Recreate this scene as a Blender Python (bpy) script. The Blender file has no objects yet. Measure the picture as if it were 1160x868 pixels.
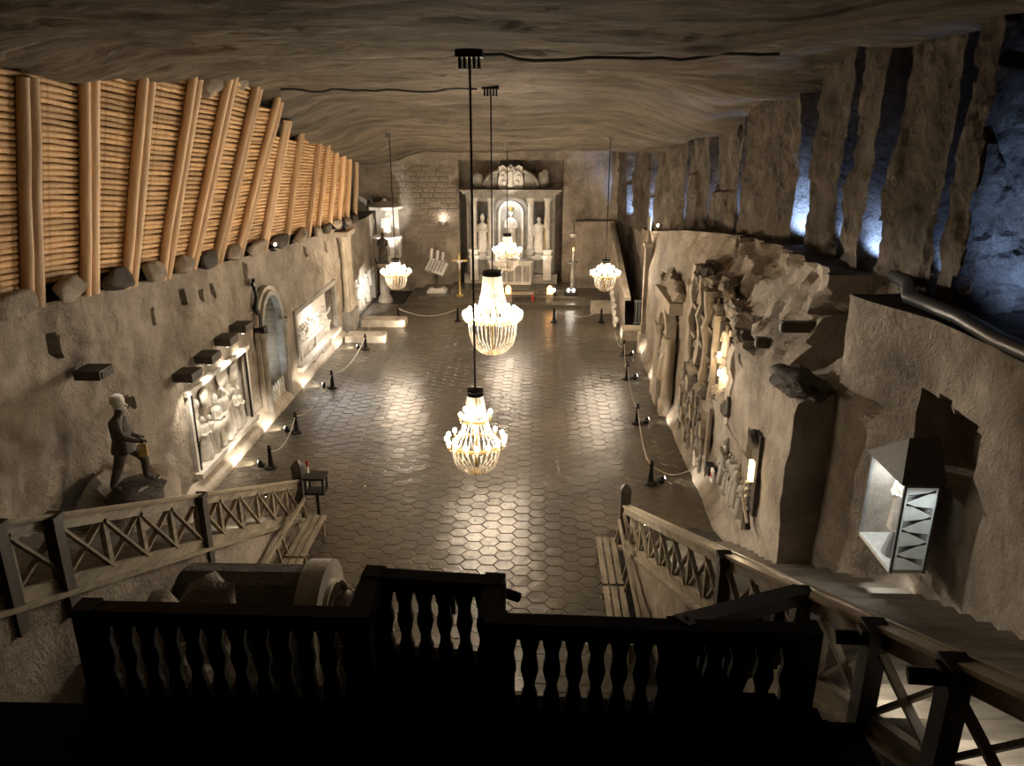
import bpy, bmesh, math, random
from math import sin, cos, pi, radians, sqrt, atan2
from mathutils import Vector, Matrix, noise

random.seed(7)
SC = bpy.context.scene
COL = SC.collection

# ------------------------------------------------------------------ camera
cam_d = bpy.data.cameras.new('camera')
cam_d.sensor_width = 36.0
cam_d.lens = 27.0
cam_d.clip_end = 200
cam = bpy.data.objects.new('camera', cam_d)
COL.objects.link(cam)
cam.location = (0, 0, 9.0)
cam.rotation_euler = (radians(71.0), 0, radians(1.74))
SC.camera = cam
# ------------------------------------------------------------------ world / exposure
W = bpy.data.worlds.new('world'); SC.world = W
W.use_nodes = True
W.node_tree.nodes['Background'].inputs[0].default_value = (0.5, 0.42, 0.33, 1)
W.node_tree.nodes['Background'].inputs[1].default_value = 0.0015
SC.view_settings.view_transform = 'Standard'
SC.view_settings.look = 'None'
SC.view_settings.gamma = 1.0
SC.view_settings.use_curve_mapping = False
SC.view_settings.exposure = 0.95
WARM = (1.0, 0.80, 0.58)
CREAM = (1.0, 0.90, 0.76)
COOL = (0.29, 0.48, 1.0)
BULB_L = 165.0          # radiance of the chandelier bulbs


# ------------------------------------------------------------------ helpers
def nz(x, y, z, s=1.0, o=4):
    return noise.fractal(Vector((x * s, y * s, z * s)), 1.0, 2.0, o)


def lerp(v, xs, ys):
    if v <= xs[0]: return ys[0]
    for i in range(len(xs) - 1):
        if v <= xs[i + 1]:
            t = (v - xs[i]) / (xs[i + 1] - xs[i])
            return ys[i] + (ys[i + 1] - ys[i]) * t
    return ys[-1]


def sst(a, b, v):
    t = max(0.0, min(1.0, (v - a) / (b - a)))
    return t * t * (3 - 2 * t)


def facet(x, y, z, s):
    """broken, faceted relief: every voronoi cell is a randomly tilted plane"""
    p = Vector((x * s, y * s, z * s))
    q = noise.voronoi(p)[1][0]
    h = noise.cell_vector(q * 9.7)
    n = Vector((h[0] - .5, h[1] - .5, h[2] - .5)) * 2
    return max(-.7, min(.7, (p - q).dot(n) + (h[1] - .5) * 0.6))


class MB:
    def __init__(s):
        s.v = []; s.f = []

    def add(s, vs, fs):
        o = len(s.v)
        s.v += [tuple(p) for p in vs]
        s.f += [tuple(i + o for i in f) for f in fs]
        return s

    def box(s, c, d, m=None):
        x, y, z = d[0] / 2, d[1] / 2, d[2] / 2
        vs = [Vector((a * x, b * y, e * z)) for e in (-1, 1) for b in (-1, 1) for a in (-1, 1)]
        if m is not None: vs = [m @ p for p in vs]
        vs = [p + Vector(c) for p in vs]
        return s.add(vs, [(0, 2, 3, 1), (4, 5, 7, 6), (0, 1, 5, 4), (2, 6, 7, 3), (0, 4, 6, 2), (1, 3, 7, 5)])

    def bar(s, a, b, w, h, up=(0, 0, 1)):
        a = Vector(a); b = Vector(b); d = (b - a); L = d.length; d.normalize()
        r = d.cross(Vector(up))
        if r.length < 1e-4: r = d.cross(Vector((0, 1, 0)))
        r.normalize(); u = r.cross(d)
        vs = []
        for p in (a, b):
            for i, j in ((-1, -1), (1, -1), (1, 1), (-1, 1)):
                vs.append(p + r * (i * w / 2) + u * (j * h / 2))
        return s.add(vs, [(0, 1, 2, 3)[::-1], (4, 5, 6, 7), (0, 4, 5, 1)[::-1], (1, 5, 6, 2)[::-1], (2, 6, 7, 3)[::-1], (3, 7, 4, 0)[::-1]])

    def tube(s, pts, rad, n=8, cap=True):
        pts = [Vector(p) for p in pts]
        if not isinstance(rad, (list, tuple)): rad = [rad] * len(pts)
        vs = []; fs = []
        ref = None
        for i, p in enumerate(pts):
            d = (pts[min(i + 1, len(pts) - 1)] - pts[max(i - 1, 0)]).normalized()
            if ref is None:
                ref = d.orthogonal().normalized()
            ref = (ref - d * ref.dot(d))
            if ref.length < 1e-5: ref = d.orthogonal()
            ref.normalize(); q = d.cross(ref)
            for k in range(n):
                a = 2 * pi * k / n
                vs.append(p + (ref * cos(a) + q * sin(a)) * rad[i])
        for i in range(len(pts) - 1):
            for k in range(n):
                k2 = (k + 1) % n
                fs.append((i * n + k, i * n + k2, (i + 1) * n + k2, (i + 1) * n + k))
        if cap:
            fs.append(tuple(range(n))[::-1]); fs.append(tuple(range((len(pts) - 1) * n, len(pts) * n)))
        return s.add(vs, fs)

    def lathe(s, prof, n=16, c=(0, 0, 0), fold=0, fk=7, m=None, sx=1.0, sy=1.0):
        vs = []; fs = []
        for r, z in prof:
            for k in range(n):
                a = 2 * pi * k / n
                rr = r * (1 + fold * cos(fk * a))
                p = Vector((rr * cos(a) * sx, rr * sin(a) * sy, z))
                if m is not None: p = m @ p
                vs.append(p + Vector(c))
        for i in range(len(prof) - 1):
            for k in range(n):
                k2 = (k + 1) % n
                fs.append((i * n + k, i * n + k2, (i + 1) * n + k2, (i + 1) * n + k))
        fs.append(tuple(range(n))[::-1]); fs.append(tuple(range((len(prof) - 1) * n, len(prof) * n)))
        return s.add(vs, fs)

    def ball(s, c, r, n=10, sc=(1, 1, 1)):
        k = max(4, n // 2 + 1)
        prof = [(max(0.02 * r, r * sin(pi * i / k)), -r * cos(pi * i / k)) for i in range(k + 1)]
        vs = []; o = len(s.v)
        s.lathe([(p[0], p[1]) for p in prof], n)
        for i in range(o, len(s.v)):
            p = s.v[i]; s.v[i] = (p[0] * sc[0] + c[0], p[1] * sc[1] + c[1], p[2] * sc[2] + c[2])
        return s

    def prism(s, poly, ext, m=None, o=(0, 0, 0)):
        """poly: 2D points (a,b) -> (a,0,b), extruded along +y by ext"""
        n = len(poly); vs = []
        for y in (-ext / 2, ext / 2):
            for a, b in poly:
                p = Vector((a, y, b))
                if m is not None: p = m @ p
                vs.append(p + Vector(o))
        fs = [tuple(range(n)), tuple(range(n, 2 * n))[::-1]]
        for i in range(n):
            j = (i + 1) % n
            fs.append((i, i + n, j + n, j))
        return s.add(vs, fs)

    def mesh(s, name, smooth=None):
        me = bpy.data.meshes.new(name)
        me.from_pydata(s.v, [], s.f); me.update()
        if smooth:
            me.polygons.foreach_set('use_smooth', [True] * len(me.polygons))
            me.set_sharp_from_angle(angle=radians(smooth))
        return me

    def build(s, name, mat, parent=None, smooth=None, loc=None, rot=None):
        return link(name, s.mesh(name, smooth), mat, parent, loc, rot)


def link(name, me, mat, parent=None, loc=None, rot=None):
    if mat is not None and len(me.materials) == 0: me.materials.append(mat)
    o = bpy.data.objects.new(name, me); COL.objects.link(o)
    if parent: o.parent = parent
    if loc is not None: o.location = loc
    if rot is not None: o.rotation_euler = rot
    return o


def thing(name, label, cat, loc=(0, 0, 0), rz=0.0, group=None):
    o = bpy.data.objects.new(name, None); COL.objects.link(o)
    o.empty_display_size = 0.1
    o.location = loc; o.rotation_euler = (0, 0, rz)
    o['label'] = label; o['category'] = cat
    if group: o['group'] = group
    return o


def tag(o, label, cat, group=None):
    o['label'] = label; o['category'] = cat
    if group: o['group'] = group
    return o


def struct(o, label=None):
    o['kind'] = 'structure'
    if label: o['label'] = label
    return o


def grid(name, us, vs, fn, mat, flip=False, parent=None, smooth=45):
    nu, nv = len(us), len(vs)
    V = [fn(u, v) for u in us for v in vs]
    Fc = []
    for i in range(nu - 1):
        for j in range(nv - 1):
            a = i * nv + j
            q = (a, a + nv, a + nv + 1, a + 1)
            Fc.append(q[::-1] if flip else q)
    me = bpy.data.meshes.new(name)
    me.from_pydata(V, [], Fc); me.update()
    me.polygons.foreach_set('use_smooth', [True] * len(me.polygons))
    me.set_sharp_from_angle(angle=radians(smooth))
    return link(name, me, mat, parent)


def coords(a, b, step, extra=()):
    n = max(1, int(round((b - a) / step)))
    s = [a + (b - a) * i / n for i in range(n + 1)]
    for e in extra:
        s = [q for q in s if abs(q - e) > 0.02]
        s += [e - 0.012, e + 0.012]
    s = sorted(q for q in s if a - 1e-6 <= q <= b + 1e-6)
    return s


def spot(loc, to, power, angle, col=CREAM, blend=0.6, r=0.05):
    d = bpy.data.lights.new('spot', 'SPOT'); d.energy = power; d.color = col
    d.spot_size = radians(angle); d.spot_blend = blend; d.shadow_soft_size = r
    o = bpy.data.objects.new('spot', d); COL.objects.link(o)
    o.location = loc
    o.rotation_euler = (Vector(to) - Vector(loc)).to_track_quat('-Z', 'Y').to_euler()
    return o


def point(loc, power, col=CREAM, r=0.05):
    d = bpy.data.lights.new('lamp', 'POINT'); d.energy = power; d.color = col; d.shadow_soft_size = r
    o = bpy.data.objects.new('lamp', d); COL.objects.link(o); o.location = loc
    return o


def area(loc, to, power, sx, sy, col=CREAM):
    d = bpy.data.lights.new('strip', 'AREA'); d.energy = power; d.color = col
    d.shape = 'RECTANGLE'; d.size = sx; d.size_y = sy
    o = bpy.data.objects.new('strip', d); COL.objects.link(o); o.location = loc
    o.rotation_euler = (Vector(to) - Vector(loc)).to_track_quat('-Z', 'Y').to_euler()
    return o


# ------------------------------------------------------------------ materials
def mat_new(name):
    m = bpy.data.materials.new(name); m.use_nodes = True
    nt = m.node_tree; b = nt.nodes['Principled BSDF']
    return m, nt, b


def ramp(nt, stops, fac):
    r = nt.nodes.new('ShaderNodeValToRGB')
    el = r.color_ramp.elements
    el[0].position, el[0].color = stops[0][0], (*stops[0][1], 1)
    el[1].position, el[1].color = stops[-1][0], (*stops[-1][1], 1)
    for p, c in stops[1:-1]:
        e = el.new(p); e.color = (*c, 1)
    nt.links.new(fac, r.inputs[0])
    return r.outputs[0]


def noise_n(nt, scale, detail=6, rough=0.6, vec=None, dist=0.0):
    n = nt.nodes.new('ShaderNodeTexNoise')
    n.inputs['Scale'].default_value = scale; n.inputs['Detail'].default_value = detail
    n.inputs['Roughness'].default_value = rough; n.inputs['Distortion'].default_value = dist
    if vec is not None: nt.links.new(vec, n.inputs['Vector'])
    return n.outputs['Fac']


def objvec(nt, scale=(1, 1, 1), rot=(0, 0, 0)):
    t = nt.nodes.new('ShaderNodeTexCoord'); m = nt.nodes.new('ShaderNodeMapping')
    m.inputs['Scale'].default_value = scale; m.inputs['Rotation'].default_value = rot
    nt.links.new(t.outputs['Object'], m.inputs['Vector'])
    return m.outputs['Vector']


def bump(nt, b, h, strength, dist, prev=None):
    n = nt.nodes.new('ShaderNodeBump'); n.inputs['Strength'].default_value = strength
    n.inputs['Distance'].default_value = dist
    nt.links.new(h, n.inputs['Height'])
    if prev is not None: nt.links.new(prev, n.inputs['Normal'])
    nt.links.new(n.outputs[0], b.inputs['Normal'])
    return n.outputs[0]


def rock_mat(name, c0, c1, c2, rough=0.75, scale=0.6, bs=0.5, bd=0.05, stretch=(1, 1, 1), fine=9.0, spec=0.3):
    m, nt, b = mat_new(name)
    v = objvec(nt, stretch)
    f = noise_n(nt, scale, 9, 0.68, v, 0.4)
    col = ramp(nt, [(0.30, c0), (0.5, c1), (0.72, c2)], f)
    nt.links.new(col, b.inputs['Base Color'])
    b.inputs['Roughness'].default_value = rough
    b.inputs['Specular IOR Level'].default_value = spec
    p = bump(nt, b, noise_n(nt, scale * 3, 8, 0.7, v, 0.6), bs, bd * 2)
    bump(nt, b, noise_n(nt, fine, 6, 0.65, v), bs, bd * 0.5, p)
    return m


def plain(name, c, rough=0.5, metal=0.0, var=0.12, scale=8.0, bs=0.0, spec=0.5, stretch=(1, 1, 1)):
    m, nt, b = mat_new(name)
    v = objvec(nt, stretch)
    f = noise_n(nt, scale, 5, 0.6, v)
    d = tuple(max(0, x * (1 - var * 2)) for x in c); e = tuple(min(1, x * (1 + var * 1.6)) for x in c)
    nt.links.new(ramp(nt, [(0.32, d), (0.68, e)], f), b.inputs['Base Color'])
    b.inputs['Roughness'].default_value = rough; b.inputs['Metallic'].default_value = metal
    b.inputs['Specular IOR Level'].default_value = spec
    if bs: bump(nt, b, f, bs, 0.02)
    return m


def emit(name, c, s, sample=True):
    m, nt, b = mat_new(name)
    b.inputs['Base Color'].default_value = (*c, 1)
    b.inputs['Emission Color'].default_value = (*c, 1)
    b.inputs['Emission Strength'].default_value = s
    if not sample: m.cycles.emission_sampling = 'NONE'
    return m


M = {}
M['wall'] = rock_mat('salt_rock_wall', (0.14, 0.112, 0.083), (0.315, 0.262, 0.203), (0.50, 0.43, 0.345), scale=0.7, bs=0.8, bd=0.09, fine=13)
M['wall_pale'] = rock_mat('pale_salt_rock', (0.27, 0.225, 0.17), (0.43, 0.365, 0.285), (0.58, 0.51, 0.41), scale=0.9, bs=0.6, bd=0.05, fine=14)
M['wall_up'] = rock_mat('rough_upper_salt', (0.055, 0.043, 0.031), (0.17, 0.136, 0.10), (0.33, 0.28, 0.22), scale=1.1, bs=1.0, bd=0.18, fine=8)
M['ceil'] = rock_mat('salt_ceiling', (0.085, 0.068, 0.048), (0.215, 0.176, 0.128), (0.40, 0.335, 0.25), scale=0.9, bs=1.0, bd=0.16, stretch=(0.4, 1.5, 1), fine=7)
M['rock_dark'] = rock_mat('dark_rock', (0.035, 0.030, 0.025), (0.085, 0.072, 0.058), (0.15, 0.13, 0.105), scale=1.6, bs=0.9, bd=0.08)
M['salt'] = rock_mat('carved_salt', (0.42, 0.38, 0.32), (0.60, 0.55, 0.48), (0.74, 0.70, 0.62), rough=0.5, scale=2.2, bs=0.35, bd=0.02, fine=22)
M['salt_grey'] = rock_mat('grey_carved_salt', (0.17, 0.155, 0.13), (0.29, 0.265, 0.225), (0.40, 0.37, 0.32), rough=0.55, scale=2.0, bs=0.4, bd=0.02, fine=22)
M['statue_dark'] = rock_mat('dark_statue_salt', (0.03, 0.024, 0.018), (0.065, 0.052, 0.038), (0.12, 0.10, 0.075), rough=0.5, scale=5, bs=0.4, bd=0.02)
M['grout'] = rock_mat('floor_joint', (0.03, 0.026, 0.02), (0.045, 0.039, 0.03), (0.06, 0.053, 0.042), rough=0.7, scale=2)
M['tile'] = None
M['landing'] = plain('shaded_landing_stone', (0.012, 0.011, 0.010), 0.85, spec=0.1)  # near-black base colour carries the darkness of the unlit landing
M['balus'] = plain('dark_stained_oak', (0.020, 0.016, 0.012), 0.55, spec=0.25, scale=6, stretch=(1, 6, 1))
M['rail'] = plain('weathered_rail_wood', (0.27, 0.225, 0.155), 0.55, var=0.22, scale=3.5, bs=0.25, stretch=(3, 0.5, 3))
M['cap'] = plain('polished_cap_highlight', (0.40, 0.33, 0.23), 0.28, var=0.15, scale=3.5, stretch=(3, 0.5, 3))  # lighter than the rail wood, colouring in the bright line along the top
M['rail_dark'] = plain('dark_post_wood', (0.055, 0.042, 0.030), 0.6, var=0.2, scale=4, bs=0.2, stretch=(3, 3, 0.6))
M['step'] = rock_mat('worn_stair_tread', (0.10, 0.085, 0.066), (0.19, 0.165, 0.13), (0.27, 0.24, 0.19), rough=0.6, scale=1.8, bs=0.35, bd=0.03, stretch=(0.6, 3, 3))
M['metal'] = plain('black_iron', (0.018, 0.016, 0.014), 0.45, 0.6)
M['cord'] = plain('black_cord', (0.012, 0.010, 0.009), 0.7)
M['brass'] = plain('dull_brass', (0.42, 0.29, 0.12), 0.32, 0.9)
M['gold'] = plain('gilded_brass', (0.62, 0.45, 0.16), 0.35, 0.8)
M['crystal'] = None
M['bulb'] = emit('bulb_glow', (1.0, 0.83, 0.62), BULB_L)
M['lamp_glow'] = emit('lamp_lens', (1.0, 0.93, 0.82), 14, False)
M['blue_glow'] = emit('blue_lamp_lens', (0.55, 0.75, 1.0), 9, False)
M['flame'] = emit('candle_flame', (1.0, 0.42, 0.10), 5, False)
M['red'] = plain('red_enamel', (0.42, 0.03, 0.025), 0.5)
M['white'] = plain('white_enamel', (0.75, 0.73, 0.68), 0.4)
M['rope'] = plain('pale_rope', (0.42, 0.38, 0.31), 0.8, scale=40)
M['grate'] = plain('grey_steel_grate', (0.20, 0.215, 0.23), 0.5, 0.3)
M['pipe'] = plain('black_conduit', (0.03, 0.03, 0.033), 0.4)


def tile_mat():
    m, nt, b = mat_new('polished_salt_tile')
    v = objvec(nt)
    g = nt.nodes.new('ShaderNodeObjectInfo')
    geo = nt.nodes.new('ShaderNodeNewGeometry')
    f = noise_n(nt, 0.35, 6, 0.6, geo.outputs['Position'])
    f2 = noise_n(nt, 7.0, 5, 0.6, geo.outputs['Position'])
    mx = nt.nodes.new('ShaderNodeMath'); mx.operation = 'MULTIPLY_ADD'
    nt.links.new(f2, mx.inputs[0]); mx.inputs[1].default_value = 0.5; nt.links.new(f, mx.inputs[2])
    nt.links.new(ramp(nt, [(0.55, (0.045, 0.036, 0.024)), (0.75, (0.082, 0.067, 0.046)), (0.95, (0.14, 0.115, 0.08))], mx.outputs[0]), b.inputs['Base Color'])
    r = nt.nodes.new('ShaderNodeMapRange'); r.inputs[3].default_value = 0.20; r.inputs[4].default_value = 0.42
    nt.links.new(f2, r.inputs[0]); nt.links.new(r.outputs[0], b.inputs['Roughness'])
    b.inputs['Specular IOR Level'].default_value = 0.5
    bump(nt, b, noise_n(nt, 3.2, 5, 0.55, geo.outputs['Position']), 0.35, 0.05)
    return m


def crystal_mat():
    m, nt, b = mat_new('crystal_beads')
    b.inputs['Base Color'].default_value = (0.92, 0.86, 0.74, 1)
    b.inputs['Roughness'].default_value = 0.12
    b.inputs['Specular IOR Level'].default_value = 0.9
    f = noise_n(nt, 30, 3, 0.5, objvec(nt))
    nt.links.new(ramp(nt, [(0.3, (0.75, 0.66, 0.50)), (0.7, (0.97, 0.93, 0.84))], f), b.inputs['Base Color'])
    b.inputs['Subsurface Weight'].default_value = 0.0
    b.inputs['Transmission Weight'].default_value = 0.25
    return m


def wood_log(name, c0, c1, c2, axis):
    m, nt, b = mat_new(name)
    sc = [9, 9, 9]; sc[axis] = 0.9
    v = objvec(nt, tuple(sc))
    oi = nt.nodes.new('ShaderNodeObjectInfo')
    f = noise_n(nt, 1.2, 6, 0.6, v, 0.3)
    col = ramp(nt, [(0.3, c0), (0.52, c1), (0.72, c2)], f)
    hs = nt.nodes.new('ShaderNodeHueSaturation')
    mr = nt.nodes.new('ShaderNodeMapRange'); mr.inputs[3].default_value = 0.72; mr.inputs[4].default_value = 1.18
    nt.links.new(oi.outputs['Random'], mr.inputs[0]); nt.links.new(mr.outputs[0], hs.inputs['Value'])
    nt.links.new(col, hs.inputs['Color']); nt.links.new(hs.outputs[0], b.inputs['Base Color'])
    b.inputs['Roughness'].default_value = 0.6
    b.inputs['Specular IOR Level'].default_value = 0.3
    bump(nt, b, f, 0.3, 0.02)
    return m


M['tile'] = tile_mat()
M['crystal'] = crystal_mat()
M['post_log'] = wood_log('peeled_pine_post', (0.52, 0.33, 0.19), (0.70, 0.47, 0.27), (0.80, 0.58, 0.36), 2)
M['log'] = wood_log('peeled_pine_log', (0.40, 0.23, 0.11), (0.68, 0.43, 0.21), (0.82, 0.56, 0.31), 1)


def glass_mat():
    m, nt, b = mat_new('case_glass')
    b.inputs['Base Color'].default_value = (0.93, 0.96, 0.95, 1)
    b.inputs['Roughness'].default_value = 0.03
    out = nt.nodes['Material Output']
    t = nt.nodes.new('ShaderNodeBsdfTransparent'); mx = nt.nodes.new('ShaderNodeMixShader')
    mx.inputs[0].default_value = 0.07
    gl = nt.nodes.new('ShaderNodeBsdfGlossy'); gl.inputs['Roughness'].default_value = 0.03
    nt.links.new(t.outputs[0], mx.inputs[1]); nt.links.new(gl.outputs[0], mx.inputs[2])
    nt.links.new(mx.outputs[0], out.inputs['Surface'])
    return m


M['glass'] = glass_mat()
M['frost'], nt_, b_ = mat_new('frosted_pane')
b_.inputs['Base Color'].default_value = (.8, .83, .82, 1); b_.inputs['Roughness'].default_value = .5
nt_.links.new(ramp(nt_, [(.4, (.62, .66, .66)), (.6, (.85, .88, .87))], noise_n(nt_, 6, 3, .5, objvec(nt_))), b_.inputs['Base Color'])
t_ = nt_.nodes.new('ShaderNodeBsdfTranslucent'); x_ = nt_.nodes.new('ShaderNodeMixShader'); x_.inputs[0].default_value = .45
t_.inputs[0].default_value = (.8, .83, .82, 1)
nt_.links.new(b_.outputs[0], x_.inputs[1]); nt_.links.new(t_.outputs[0], x_.inputs[2]); nt_.links.new(x_.outputs[0], nt_.nodes['Material Output'].inputs['Surface'])

# ================================================================== STRUCTURE
XL, XR = -8.5, 4.45
YB = 41.6                       # back wall
AX = -1.32                      # axis of altar and chandeliers


def ledge_l(y): return lerp(y, [3, 12.7, 20.6, 26.6, 37, 42], [6.3, 5.95, 5.28, 4.86, 4.35, 4.25])


def ledge_r(y): return lerp(y, [3, 9, 16, 20, 24, 30, 36, 42], [6.5, 6.3, 6.35, 6.15, 5.75, 4.9, 4.1, 4.0])


def ceil_z(x, y):
    z = lerp(y, [-5, 20, 22.2, 31.4, 37, 42], [10.05, 9.98, 9.82, 8.5, 7.78, 7.42])
    z += sst(2.2, 5.0, x) * lerp(y, [10, 16, 18.5, 23, 31, 40], [0.25, 0.2, -0.45, -0.95, -0.45, -0.05])
    z -= sst(-6.3, -8.3, x) * 0.35
    if x < -5.5 and y > 21.5: z += -0.35 * sst(21.5, 22.6, y) * sst(-5.5, -7.5, x)
    return z


# ---- floor: base slab plus hexagonal salt tiles
fl = MB(); fl.box((-2, 21, -0.16), (16, 46, 0.3))
floor = struct(fl.build('floor', M['grout']), 'dark polished salt floor of hexagonal tiles')
HX, HY = 0.36, 0.38             # tile pitch across and along the hall


def hexa(dx, dy, z, tl=(0, 0), inset=0.02, r=None):
    a = HX * 2 / 3 * 0.99; h = HY / 2 * 0.985
    out = [(a, 0), (a * 0.5, h), (-a * 0.5, h), (-a, 0), (-a * 0.5, -h), (a * 0.5, -h)]
    vs = []
    for k in (1.0, 0.93):
        for x, y in out:
            zz = (0.0 if k == 1.0 else 0.008 + x * tl[0] + y * tl[1])
            vs.append((dx + x * k, dy + y * k, z + zz))
    fs = [tuple(range(6, 12))]
    for i in range(6):
        j = (i + 1) % 6
        fs.append((i, j, 6 + j, 6 + i))
    return vs, fs


cells = []
for i in range(-28, 24):
    for j in range(0, 76):
        x = AX + i * HX
        y = 10.4 + j * HY + (HY / 2 if i % 2 else 0)
        if x < XL + 0.1 or x > XR + 0.1 or y > 38.4: continue
        if y < 15.8 and (x < -5.35 or x > 1.8): continue
        cells.append((y, x))
cells.sort()
seen = [c for c in cells if c[0] > 12.2]
near = seen[:300]; nset = set(near)
tvar = []
for k in range(6):
    b = MB(); b.add(*hexa(0, 0, 0, (random.uniform(-.022, .022), random.uniform(-.022, .022)))); me = b.mesh('tile'); me.materials.append(M['tile']); tvar.append(me)
for y, x in near:
    link('tile', random.choice(tvar), None, floor, (x, y, -0.01))
b = MB()
for c in cells:
    if c in nset: continue
    b.add(*hexa(c[1], c[0], -0.01, (random.uniform(-.022, .022), random.uniform(-.022, .022))))
o = b.build('tile_field', M['tile'], floor); o['kind'] = 'stuff'

# ---- ceiling
def f_ceil(x, y):
    return (x, y, ceil_z(x, y) + 0.14 * nz(x * .35, y, 1, 0.5, 6) + 0.07 * facet(x * .6, y * 1.4, 2.0, 0.8) + 0.04 * nz(x, y * 2, 5, 1.9, 5))
ceiling = struct(grid('ceiling', coords(-10.2, 9.2, 0.15), coords(0.5, 42.8, 0.13), f_ceil, M['ceil'], flip=True), 'rough brown salt rock ceiling')

# ---- left lower wall, with slots, relief niches and the arched doorway
SLOTS = [(10.6, 4.7, .07, .34), (11.6, 5.05, .08, .4), (13.3, 5.05, .10, .42), (16.6, 4.75, .07, .34), (18.2, 4.85, .07, .36),
         (19.1, 4.72, .07, .25), (19.8, 4.7, .09, .3), (22.2, 4.65, .10, .6), (28.4, 4.3, .12, .3), (31.0, 4.1, .16, .35), (14.9, 3.35, .10, .18)]
R1 = (17.35, 21.25, 0.55, 2.62)
R2 = (26.1, 31.6, 0.55, 2.45)
R3 = (35.0, 39.4, 0.15, 1.65)
ARC = (23.45, 0.85, 3.75)       # centre y, half width, top z


def in_rect(y, z, r): return r[0] < y < r[1] and r[2] < z < r[3]


def in_arch(y, z, a):
    s = a[2] - a[1]
    if abs(y - a[0]) > a[1]: return False
    return z < s or (y - a[0]) ** 2 + (z - s) ** 2 < a[1] ** 2


def f_left(y, t):
    top = ledge_l(y); z = t * top
    x = XL - 0.10 * sst(2.5, 6, z) + 0.10 * nz(y, z, 3, 0.45, 5) * sst(0, 0.4, z) + 0.03 * nz(y, z, 9, 2.2, 3)
    x += (0.22 * nz(y, z, 17, 0.5, 4) - 0.1) * sst(17.0, 14.5, y)
    d = 0
    if in_rect(y, z, R1): d = 0.22
    elif in_rect(y, z, R2): d = 0.45
    elif in_rect(y, z, R3): d = 0.3
    elif in_arch(y, z, ARC): d = 1.0
    else:
        for s in SLOTS:
            if abs(y - s[0]) < s[2] and abs(z - s[1] + (y - s[0]) * 0.4) < s[3] / 2: d = 0.35
    if 23.0 < y < 26.0 and z < 3.9 and d == 0: x = XL + 0.02
    return (x - d, y, z)


ys = coords(2.0, YB + 1.5, 0.085, (R1[0], R1[1], R2[0], R2[1], R3[0], R3[1]))
wall_left = struct(grid('wall_left', ys, coords(0, 1, 0.0125), f_left, M['wall'], flip=True), 'carved salt wall on the left')
# ledge on top of the wall and the rock behind the logs
b = MB()
def f_ledl(y, t):
    return (XL - 0.12 - 2.2 * t, y, ledge_l(y) + 0.05 * nz(y, t, 2, 1.0, 4) * (1 if t > 0 else 0) + 0.1 * t)
struct(grid('trim_1', coords(2, YB + 1, 0.3), coords(0, 1, 0.1), f_ledl, M['rock_dark'], flip=True), 'rock ledge under the log wall')
def f_bk(y, t):
    return (-9.75 + 0.3 * nz(y, t * 5, 4, .7, 4), y, ledge_l(y) - 0.3 + t * 6.2)
struct(grid('wall_left_upper', coords(2, YB + 1, 0.25), coords(0, 1, 0.04), f_bk, M['rock_dark'], flip=True), 'dark rock face behind the log wall')

# ---- right lower wall
GROT = (16.3, 21.4, 2.35, 5.15)
NIC = (9.2, 10.75, 4.2, 5.25)   # rough hollow above the glass case


def f_right(y, t):
    top = ledge_r(y); z = t * top
    x = XR + 0.08 * nz(y, z, 31, 0.5, 5) + 0.03 * nz(y, z, 7, 2.0, 3)
    if y < 12.35:
        x = 5.08 + 0.62 * sst(12.4, 10.4, y) + 0.08 * nz(y, z, 41, 0.5, 5) + 0.02 * nz(y, z, 43, 2.2, 4)
    else:
        x += sst(4.1, 6.4, z) * 1.0 * sst(26, 20, y) + 0.25 * sst(26, 24, y) * 0
        rough = sst(12.4, 13.5, y) * sst(22.5, 20.5, y) * sst(4.0, 4.8, z)
        if rough > 0:
            x += rough * (0.30 * facet(y, z * 1.2, 3.0, 0.9) + 0.22 * facet(y, z, 9.0, 1.9) + 0.05 * nz(y, z, 3, 2.2, 4) + 0.1)
        if y < 13.9: x += sst(4.4, 4.75, z) * 0.75
        if y > 26: x += 0.18 * sst(3.3, 4.6, z)
        if y > 31.5: x += 0.55
        if z > 0.0 and GROT[0] < y < GROT[1]:
            lo = 2.35 + 0.25 * nz(y, 0, 3, 0.9, 3) + 0.8 * sst(18.6, 16.4, y)
            hi = 4.85 + 0.45 * nz(y, 4, 3, 0.8, 3)
            if lo < z < hi: x += 0.75 + 0.3 * nz(y, z, 5, 1.2, 4)
        for hy, hz, hw, hh in ((14.0, 5.7, .12, .24), (15.6, 4.55, .3, .25), (14.6, 2.7, .16, .6)):
            if abs(y - hy) < hw and abs(z - hz) < hh / 2: x += 0.4
    if NIC[0] < y < NIC[1] and NIC[2] < z < NIC[3] + 0.2 * nz(y, 1, 1, 2, 3): x += 0.7
    x -= 0.25 * sst(0.5, 0.0, z) * sst(14.5, 16, y) * sst(31, 29, y)
    return (x, y, z)


wall_right = struct(grid('wall_right', coords(2.0, YB + 1.0, 0.10, (12.35, 31.5, NIC[0], NIC[1])), coords(0, 1, 0.0125), f_right, M['wall']), 'carved salt wall on the right')
def f_ledr(y, t):
    x0 = f_right(y, 1.0)[0]
    return (x0 + t * (8.6 - x0), y, ledge_r(y) + (0.10 * nz(y, t * 3, 2, 0.9, 4) if t > 0 else 0))
struct(grid('trim_2', coords(2, YB + 1, 0.2), coords(0, 1, 0.06), f_ledr, M['rock_dark']), 'rock ledge above the right wall')

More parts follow.
